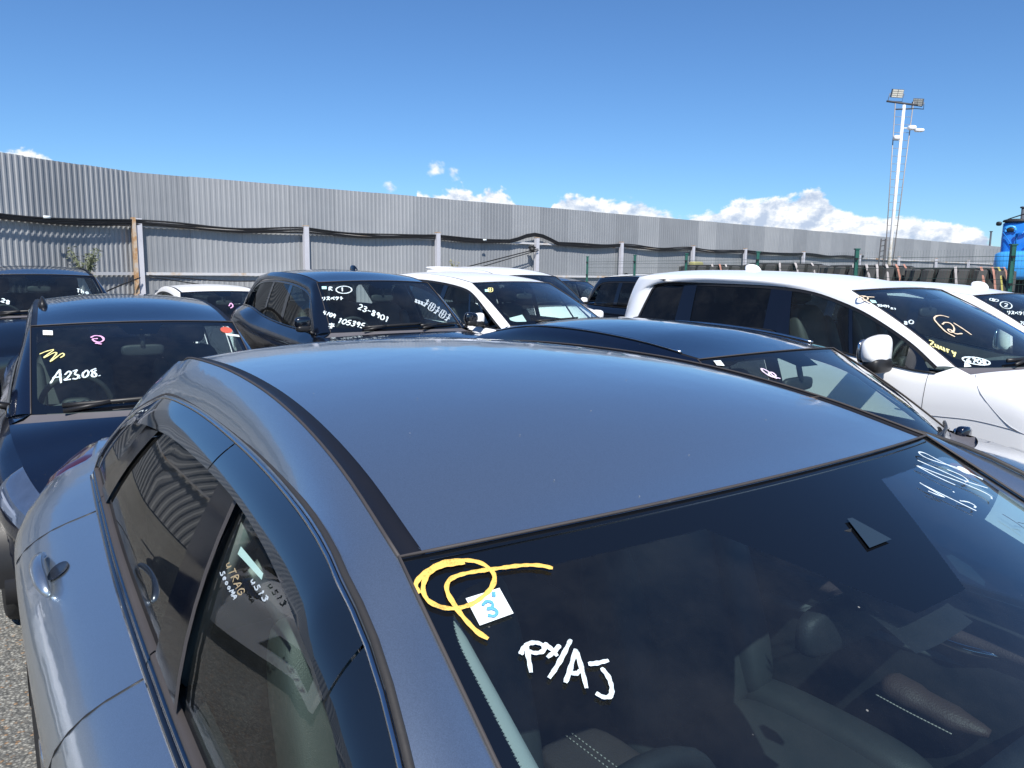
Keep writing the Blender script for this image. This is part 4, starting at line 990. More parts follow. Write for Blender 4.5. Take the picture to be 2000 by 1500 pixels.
# mirrored frame: local +y must face the camera, so run from the far end back to the corner
def run(name, p0, p1, posts, label, depth, t0, t1, **k):
    L = math.hypot(p1[0] - p0[0], p1[1] - p0[1]); a = math.atan2(p0[1] - p1[1], p0[0] - p1[0])
    return fence_run(name, p1, a, L, [L - q for q in posts], label, depth, t1, t0, **k)
LEN = 92
P_END = (PT[0] + DW[0] * LEN, PT[1] + DW[1] * LEN)
fR = run('corrugated_fence', PT, P_END, posts_m, 'long grey corrugated metal fence running away to the right behind the parked cars', .008, WTOP, WTOP + .1)
LD = (-.375, -.927)
PL = (PT[0] + LD[0] * 26, PT[1] + LD[1] * 26)
fL = run('corrugated_fence', PL, (PT[0] - LD[0] * .06, PT[1] - LD[1] * .06), [5.5, 9.5, 13.5, 17.5, 21.6], 'corrugated metal fence at the left edge, bolder ribs, left of the rusty post', .018, WTOP, WTOP)

def on_wall(s, z, off=.2):
    """point near the right fence run, s metres from the corner, off metres towards the camera"""
    return np.array([PT[0] + DW[0] * s + DW[1] * off, PT[1] + DW[1] * s - DW[0] * off, z])
def on_wall_l(s, z, off=.2):
    return np.array([PT[0] + LD[0] * s - LD[1] * off, PT[1] + LD[1] * s + LD[0] * off, z])
def cable_bundle():
    r2 = random.Random(5)
    spans = posts_m[:9]
    root = empty('cable_bundle', tuple(on_wall(0, 2.55, .24)), 0, 'bundle of black cables draped along the middle of the corrugated fence', 'cables')
    def zc(s):
        # cable height along the run
        base = 2.57
        for a, b_ in zip(spans[:-1], spans[1:]):
            if a <= s <= b_:
                f = (s - a) / (b_ - a); return base - .06 * math.sin(math.pi * f) + .012 * math.sin(s * 2.1)
        return base
    for k in range(4):
        P = []
        off = r2.uniform(.10, .15) + (.09 if k > 1 else 0) * 0; dz = (k - 1.5) * .028
        for s in np.arange(-8, 33, .33):
            z = zc(max(0, s)) + dz + .010 * math.sin(s * (1.3 + .4 * k) + k * 2)
            if 10.3 < s < 12.1: z += .20 * math.sin(math.pi * (s - 10.3) / 1.8)
            if s < 0: q = on_wall_l(-s, 2.57 - .09 * math.sin(math.pi * min(1, (-s) / 4.0)) + dz + .01 * math.sin(s * 1.7 + k), off)
            else: q = on_wall(s, z, off)
            P.append(q)
        P = np.array(P) - np.array(root.location)
        m = MB(); m.tube(P, .019, 7); m.obj('cable', CABLE, root)
    return root
cable_bundle()
def wire(name, pts, r, label, mt=None, n=24, parent=None):
    m = MB(); P = crv(pts, n); o0 = P[0].copy(); m.tube(P - o0, r, 6); o = m.obj(name, mt or CABLE, parent); o.location = o0
    if parent is None: tag(o, label, 'wire')
    return o
wire('hanging_wire', [on_wall(.2, 1.50, .24), on_wall(2, 1.38, .24), on_wall(4.1, 1.46, .24)], .014, 'thin black wire sagging below the lower rail, right of the rusty post')
wire('hanging_wire', [on_wall(.2, 1.46, .24), on_wall(2.2, 1.22, .24), on_wall(4.1, 1.40, .24)], .012, 'second, deeper sagging black wire under the lower rail, right of the rusty post')
wire('hanging_wire', [on_wall_l(.1, 1.45, .24), on_wall_l(.8, 1.25, .3), on_wall_l(1.6, .95, .3)], .014, 'black wire falling leftwards from the rusty post behind the dark car')
wire('hanging_wire', [on_wall(11.2, 2.34, .24), on_wall(10.4, 2.18, .26), on_wall(9.3, 1.95, .28), on_wall(8.2, 1.72, .3)], .016, 'upper black wire slanting down to the left from the fourth fence post')
wire('hanging_wire', [on_wall(11.2, 2.30, .26), on_wall(10.4, 2.12, .28), on_wall(9.3, 1.86, .3), on_wall(8.6, 1.70, .3)], .014, 'lower black wire slanting down to the left from the fourth fence post')
jb = MB(); jb.box((0, 0, 0), (.16, .10, .12)); jb.tube([(-.1, 0, .06), (0, .03, .12), (.1, 0, .05)], .03, 7); o = jb.obj('cable_joint', CABLE); o.location = on_wall(10.95, 2.31, .24); tag(o, 'dark cable joint tied to the fourth fence post below the cable hump', 'cable joint')
for s, lb in ((.0, 0), ):
    pass
for s_, lr, lbl in ((2.1, 'l', 'small white tag on the cables left of the rusty post'), (9.1, 'r', 'small white tag on the cables left of the cable hump')):
    mb = MB(); mb.box((0, 0, 0), (.11, .03, .045)); o = mb.obj('cable_tag', PAPER); o.location = (on_wall_l if lr == 'l' else on_wall)(s_, 2.53, .29); o.rotation_euler = (0, 0, angR); tag(o, lbl, 'tag')

# ================================================================== weeds
LEAF = simple('weed_leaf', (.13, .15, .085), .7, var=.4, scale=9)
def weed(name, loc, h, w, n, label, mt=None, seed=1, tilt=0):
    r2 = random.Random(seed); root = empty(name, tuple(loc), 0, label, 'plant'); m = MB(); st = MB()
    for i in range(max(4, n // 12)):
        a = r2.uniform(0, 6.28); l = h * r2.uniform(.6, 1); d = np.array([math.cos(a) * w * .5, math.sin(a) * w * .3, l])
        st.tube([(0, 0, 0), d * .5 + (0, 0, .02), d], [.008, .005, .002], 5)
        for k in range(12):
            f = r2.uniform(.25, 1); p = d * f + np.array([r2.gauss(0, .03) * w * 2, r2.gauss(0, .03) * w, r2.gauss(0, .03)]); s_ = r2.uniform(.02, .045) * (1.2 if h > .4 else .8)
            u = unit([r2.gauss(0, 1), r2.gauss(0, 1), r2.gauss(0, .7)]); v = unit(np.cross(u, [r2.gauss(0, 1), r2.gauss(0, 1), 1]))
            m.add([p, p + u * s_ + v * s_ * .3, p + u * s_ * 2, p + u * s_ - v * s_ * .3], [(0, 1, 2, 3)])
    st.obj('stem', LEAF, root); m.obj('leaves', mt or LEAF, root)
    return root
LEAFY = simple('yellow_weed_leaf', (.30, .28, .06), .7, var=.3, scale=9)
weed('weed', on_wall_l(1.45, 1.42, .35), .62, .55, 320, 'grey-green weed against the ribs of the left fence, above the black car', seed=2)
weed('weed', on_wall(8.0, 1.72, .30), .22, .35, 60, 'yellowish weed sprig on the fence above the white people carrier roof', LEAFY, 3)
mb = MB(); mb.box((0, 0, 0), (.62, .28, 1.1), 0, bev=.05); o = mb.obj('yellow_board', simple('yellowish_board', (.30, .29, .13), .8, var=.3)); o.location = on_wall(18.8, 1.55, .5); o.rotation_euler = (0, 0, angR); tag(o, 'dull yellow board standing against the fence behind the green post', 'board')

# ================================================================== green mesh fence
MA, MBp = np.array([.7, 25.6, 0]), np.array([3.8, 17.1, 0])
MESH0 = np.array([3.80, 17.15, 0]); MESH1 = np.array([6.42, 10.05, 0]); md = unit(MESH1 - MESH0)
root = empty('mesh_fence', tuple(MESH0), 0, 'green wire mesh fence on green posts in front of the stacked giant tyres', 'fence')
gp = [-5.0, -2.3, 0.0, 2.45, 4.93, 7.57, 10.2]
for s in gp:
    p = md * s; m = MB(); m.box((p[0], p[1], 1.05), (.055, .05, 2.1)); m.box((p[0], p[1], 2.105), (.08, .07, .02)); m.obj('post', GREENP, root, smooth=False)
    m = MB()
    for z in (1.6, 1.95): m.box((p[0] - .02, p[1] - .045, z), (.045, .03, .03))
    m.obj('clamp', BLK, root, smooth=False)
m = MB(); s0, s1 = gp[0], gp[-1]
for s in np.arange(s0, s1, .05):
    p = md * s; m.tube([(p[0], p[1], .9), (p[0], p[1], 2.06)], .0012, 3, cap=False)
for z in (1.0, 1.2, 1.4, 1.6, 1.66, 1.8, 1.9, 1.96): m.tube([(md * s0)[:2].tolist() + [z], (md * s1)[:2].tolist() + [z]], .003, 4, cap=False)
m.obj('wire_mesh', simple('green_wire', (.035, .07, .06), .5), root, smooth=False)

# ================================================================== giant tyres
OTRD = simple('otr_carcass_gap_shade', (.010, .010, .010), .9)  # near-black so the gaps between the lugs look shaded
OTR = simple('otr_rubber', (.060, .059, .058), .85, var=.25, scale=4, bump=.3, bscale=40)
STR = [simple('white_strap', (.42, .39, .38), .8), simple('salmon_strap', (.40, .19, .14), .8), simple('yellow_strap', (.42, .38, .10), .8)]
def giant_tyre(loc, rad, wdt, rot, label, straps, seed):
    """huge earthmover tyre lying flat : tread lugs all round, straps laid over the tread"""
    root = empty('giant_tyre', loc, rot, label, 'tyre', 'giant tyres stacked flat behind the mesh fence')
    m = MB(); n = 56
    prof = [(rad * .50, .04), (rad * .78, .0), (rad * .88, .04), (rad * .90, wdt * .15), (rad * .90, wdt * .5), (rad * .90, wdt * .85), (rad * .88, wdt - .04), (rad * .78, wdt), (rad * .50, wdt - .04), (rad * .48, wdt * .5), (rad * .50, .04)]
    G = [[(r_ * math.cos(a), r_ * math.sin(a), z) for r_, z in prof] for a in np.linspace(0, 2 * math.pi, n + 1)]
    m.grid(np.array(G)); m.obj('carcass', OTRD, root)
    m = MB(); K = 18
    for row, (z0, z1, sh) in enumerate(((.03, wdt * .49, .0), (wdt * .51, wdt - .03, .5))):
        for i in range(K):
            a0 = 2 * math.pi * (i + sh * .35) / K; wa = 2 * math.pi / K * .74; sk = .09 if row else -.09; G = []
            for f in np.linspace(0, 1, 6):
                col = []
                for q in (0, .06, .5, .94, 1):
                    z = z0 + (z1 - z0) * q; a = a0 + wa * f + sk * (q - .5) * (1 if row else -1)
                    rr = rad * (1.0 if 0 < f < 1 and 0 < q < 1 else .90) * (1 - .02 * abs(q - .5)); col.append((rr * math.cos(a), rr * math.sin(a), z))
                G.append(col)
            m.grid(np.array(G))
    m.obj('tread', OTR, root, smooth=False)
    r2 = random.Random(seed)
    for (ang, ci) in straps:
        a = R(ang) - rot; m = MB(); P = []
        tl = r2.uniform(.08, .26)
        for (r_, z, q) in ((.60, wdt + .01, 0), (.86, wdt + .012, 0), (.97, wdt * .985, .1), (1.006, wdt * .6, .5), (1.006, wdt * .3, .8), (.99, .03, 1)):
            aa = a + tl * q; P.append((rad * r_ * math.cos(aa), rad * r_ * math.sin(aa), z))
        P = crv(P, 16); N = [unit([math.cos(a), math.sin(a), .3])] * 16
        m.ribbon(P, N, .038, 0, .003); m.obj('strap', STR[ci], root)
    return root
def at_depth(x, y, dep):
    d = fw + rt * ((x - 1000) / 1502) - up * ((y - 750) / 1502); k = dep / d.y
    return np.array([d.x * k, dep, CAMH + d.z * k])
for i, (px, dep, rad, top, ztop, lab, stp) in enumerate((
        (1415, 20.0, .95, 0, 1.93, 'leftmost giant black tyre, just left of the second green post', [(250, 0), (262, 1), (272, 0)]),
        (1565, 17.5, 1.02, 0, 1.96, 'second giant tyre from the left, three pale straps', [(243, 0), (262, 0), (285, 0)]),
        (1745, 15.2, .98, 0, 1.91, 'giant tyre below the floodlight mast, pale and salmon straps', [(225, 0), (240, 0), (252, 0), (263, 0), (274, 1), (285, 1)]),
        (1932, 13.9, .93, 0, 1.87, 'rightmost giant tyre, yellow strap, before the blue crane', [(236, 0), (262, 1), (275, 1), (283, 2), (292, 1)]))):
    p = at_depth(px, 520, dep)
    for k in range(2):
        giant_tyre((p[0], p[1] + rad, ztop - .92 * (k + 1)), rad, .90, .3 * i + k * .13, lab if k == 0 else 'lower tyre under the ' + lab, stp if k == 0 else [], i)

# ================================================================== floodlight mast
MASTM = simple('mast_paint_white', (.78, .78, .78), .5, var=.1)
m, t, b = mat('mast_rust'); tc = t.node('ShaderNodeTexCoord'); n = t.noise(tc.outputs['Object'], 3.0, 6, .7); X, Y, Z = t.sep(tc.outputs['Object'])
f = t.math('ADD', t.mrange(Z, 1.6, 3.2, .35, 0.0), t.math('MULTIPLY_ADD', n.outputs[0], .9, -.45))
t.l.new(t.ramp(f, [(.0, c4(.80, .80, .80)), (.18, c4(.60, .55, .45)), (.45, c4(.48, .36, .22))]), b.inputs['Base Color']); b.inputs['Roughness'].default_value = .6
MASTR = m
def mast():
    D = 28.0; base = at_depth(1731, 560, D); base[2] = 0
    top = at_depth(1766, 205, D); H = top[2]
    root = empty('floodlight_mast', tuple(base), 0, 'tall leaning white mast with two floodlights on top and a ladder on its side', 'lamp post')
    lean = np.array([(top[0] - base[0]) / H, 0, 1.0])
    L = lambda z, dx=0, dy=0: lean * z + (dx, dy, 0)
    m = MB(); m.tube([L(0), L(H * .5), L(H)], [.068, .06, .05], 14); m.obj('pole', MASTR, root)
    RL = simple('ladder_steel', (.33, .31, .30), .5, .3)
    for sx, w0, w1 in ((-1, .12, .30), (1, .10, .30)):
        m = MB(); m.tube([L(1.2, sx * w0), L(H + .1, sx * w1 * 1.05)], .018, 7); m.obj('ladder_rail', RL, root)
    m = MB()
    for i in range(22):
        z = 1.6 + (H - 2.0) * i / 21; w = .12 + .18 * (z / H)
        m = MB(); m.tube([L(z, -w), L(z, w)], .008, 5); m.obj('rung', RL, root)
    m = MB(); m.tube([L(H + .12, -.62, .0), L(H - .02, .62)], .035, 8); m.tube([L(H - .15, -.3), L(H - .12, .34)], .025, 6); m.obj('crossbar', simple('dark_bracket', (.06, .06, .065), .6), root)
    LH = simple('floodlight_body', (.16, .17, .18), .5, .4); LP = simple('floodlight_panel', (.62, .60, .52), .3)
    for dx, dz, ry, sc in ((-.28, .38, 0, 1.0), (.48, .10, -.9, .85)):
        f_ = empty('floodlight', tuple(L(H, dx) + (0, 0, dz)), 0); f_.parent = root; f_.rotation_euler = (R(14), R(12) if dx > 0 else R(3), ry)
        if dx > 0: f_['label'] = 'right floodlight turned away'
        m = MB(); m.box((0, 0, 0), (.40 * sc, .08, .28 * sc)); m.obj('housing', LH, f_, smooth=False)
        m = MB()
        for i in range(2):
            for j in range(4): m.box(((i - .5) * .195 * sc, -.043, (j - 1.5) * .066 * sc), (.175 * sc, .02, .052 * sc))
        m.obj('lens', LP, f_, smooth=False)
        m = MB(); m.tube([(-.24 * sc, 0, -.0), (-.25 * sc, .03, -.26 * sc), (.25 * sc, .03, -.26 * sc), (.24 * sc, 0, 0)], .016, 6); m.obj('bracket', LH, f_)
    for dx, dz, sc in ((-.20, -1.12, .9), (.30, -.78, 1.0)):
        m = MB(); m.sell(L(H + dz, dx * 1.0, -.1), (.14 * sc, .10, .08), e=.6)
        if dx > 0: m.sell(L(H + dz - .08, dx + .26, -.1), (.17, .09, .06), e=.6)
        m.tube([L(H + dz, 0), L(H + dz, dx)], .02, 6); m.obj('security_camera', MASTM, root)
mast()
# ladder and thin poles behind
def pole(name, px, ytop, dep, r, label, cat='pole', mt=None):
    p = at_depth(px, ytop, dep); m = MB(); m.tube([(0, 0, 0), (0, 0, p[2])], r, 8); m.sell((0, 0, p[2]), (r * 1.6, r * 1.6, .03), nu=8, nv=4); o = m.obj(name, mt or simple('dark_pole', (.05, .06, .08), .6)); o.location = (p[0], p[1], 0); tag(o, label, cat); return o
pole('thin_pole', 1936, 452, 62, .07, 'thin dark pole beyond the fence, left of the blue crane')
pole('thin_pole', 1999, 405, 24, .05, 'thin dark pole at the right edge, above the blue crane')
p = at_depth(1722, 466, 33); root = empty('steel_ladder', (p[0], p[1], 0), .5, 'dark steel ladder against the fence beside the mast', 'ladder'); m = MB()
for dx in (-.14, .14): m.tube([(dx * 1.2, 0, 0), (dx + .12, .0, p[2])], .03, 6)
for i in range(14):
    z = .3 + (p[2] - .4) * i / 13; m.tube([(-.15 + .12 * z / p[2], 0, z), (.15 + .12 * z / p[2], 0, z + .05)], .018, 5)
m.obj('frame', simple('ladder_dark', (.05, .05, .055), .6), root)

# ================================================================== blue crane
BLUE = simple('crane_blue', (.02, .20, .62), .3, coat=.5, var=.06); BLUEL = simple('crane_light_blue', (.06, .36, .80), .3, coat=.6, var=.05); ORG = simple('amber_lamp', (.50, .30, .03), .3)
def crane():
    D = 18.5; a = at_depth(1953, 435, D); lo = at_depth(1950, 490, D)
    root = empty('mobile_crane', (a[0], a[1], 0), -R(34), 'bright blue crane body cut off by the right edge, behind the rightmost tyre', 'crane')
    x0 = a[0] * 0; zt = a[2]; zm = lo[2]
    m = MB(); m.sell((1.5, .7, (zt + zm) / 2 - .02), (1.45, .65, (zt - zm) / 2 + .05), e=.12, nu=32); m.obj('superstructure', BLUE, root)
    m = MB(); m.sell((1.55, .35, zm - .34), (1.60, .95, .34), e=.25, nu=32); hd = m.obj('engine_hood', BLUEL, root)
    m = MB(); m.box((-.10, -.42, zm - .52), (.22, .30, .16), bev=.02); m.obj('marker_lamp', ORG, root)
    m = MB(); m.box((1.5, .8, (zm - .6) / 2 + .3), (2.8, 1.2, zm - .9)); m.obj('chassis', BLK, root, smooth=False)
    for wx in (.5, 2.2):
        m = MB(); m.tube([(wx, -.1, .5), (wx, .2, .5)], .5, 24, upv=(1, 0, 0)); m.obj('wheel', TYRE, root)
    m = MB()
    for cx, r_ in ((.22, .10), (.68, .12)):
        for k in range(14):
            pass
        m.tube([(cx + r_ * math.cos(t), .03, zt - .17 + r_ * .8 * math.sin(t)) for t in np.linspace(-.6, math.pi + .6, 18)], .03, 7)
    m.tube([(.08, .03, zt - .22), (.35, .0, zt - .62), (.5, .0, zt - .74)], .012, 5, mi=1)
    m.tube([(.35, -.01, zm + .08), (.36, -.02, zm + .38), (.55, -.02, zm + .45)], .035, 7, mi=1); m.tube([(.55, -.01, zm + .1), (.8, -.02, zm + .35), (1.3, -.02, zm + .42)], .03, 7, mi=1)
    m.box((.85, .02, zt - .42), (.5, .1, .10), 1)
    m.obj('pipework', [BLUEL, BLUE], root)
    m = MB(); m.sell((.22, .04, zt - .17), (.09, .04, .05), e=.6); m.sell((.70, .04, zt - .19), (.09, .04, .05), e=.6); m.tube([(.7, .0, zt - .19), (1.3, .0, zt - .15)], .018, 6); m.sell((-.02, .05, zt - .02), (.06, .05, .05), e=.7); m.obj('hook_fitting', BLK, root)
    m = MB(); m.tube(crv([(.05, .1, zt + .02), (.2, .1, zt + .10), (1.2, .1, zt + .45)], 10), .014, 5); m.tube(crv([(.3, .1, zt + .06), (.6, .1, zt + .07), (1.3, .1, zt + .26)], 10), .014, 5); m.sell((.3, .1, zt + .04), (.25, .1, .05), e=.8); m.obj('cable', CABLE, root)
crane()
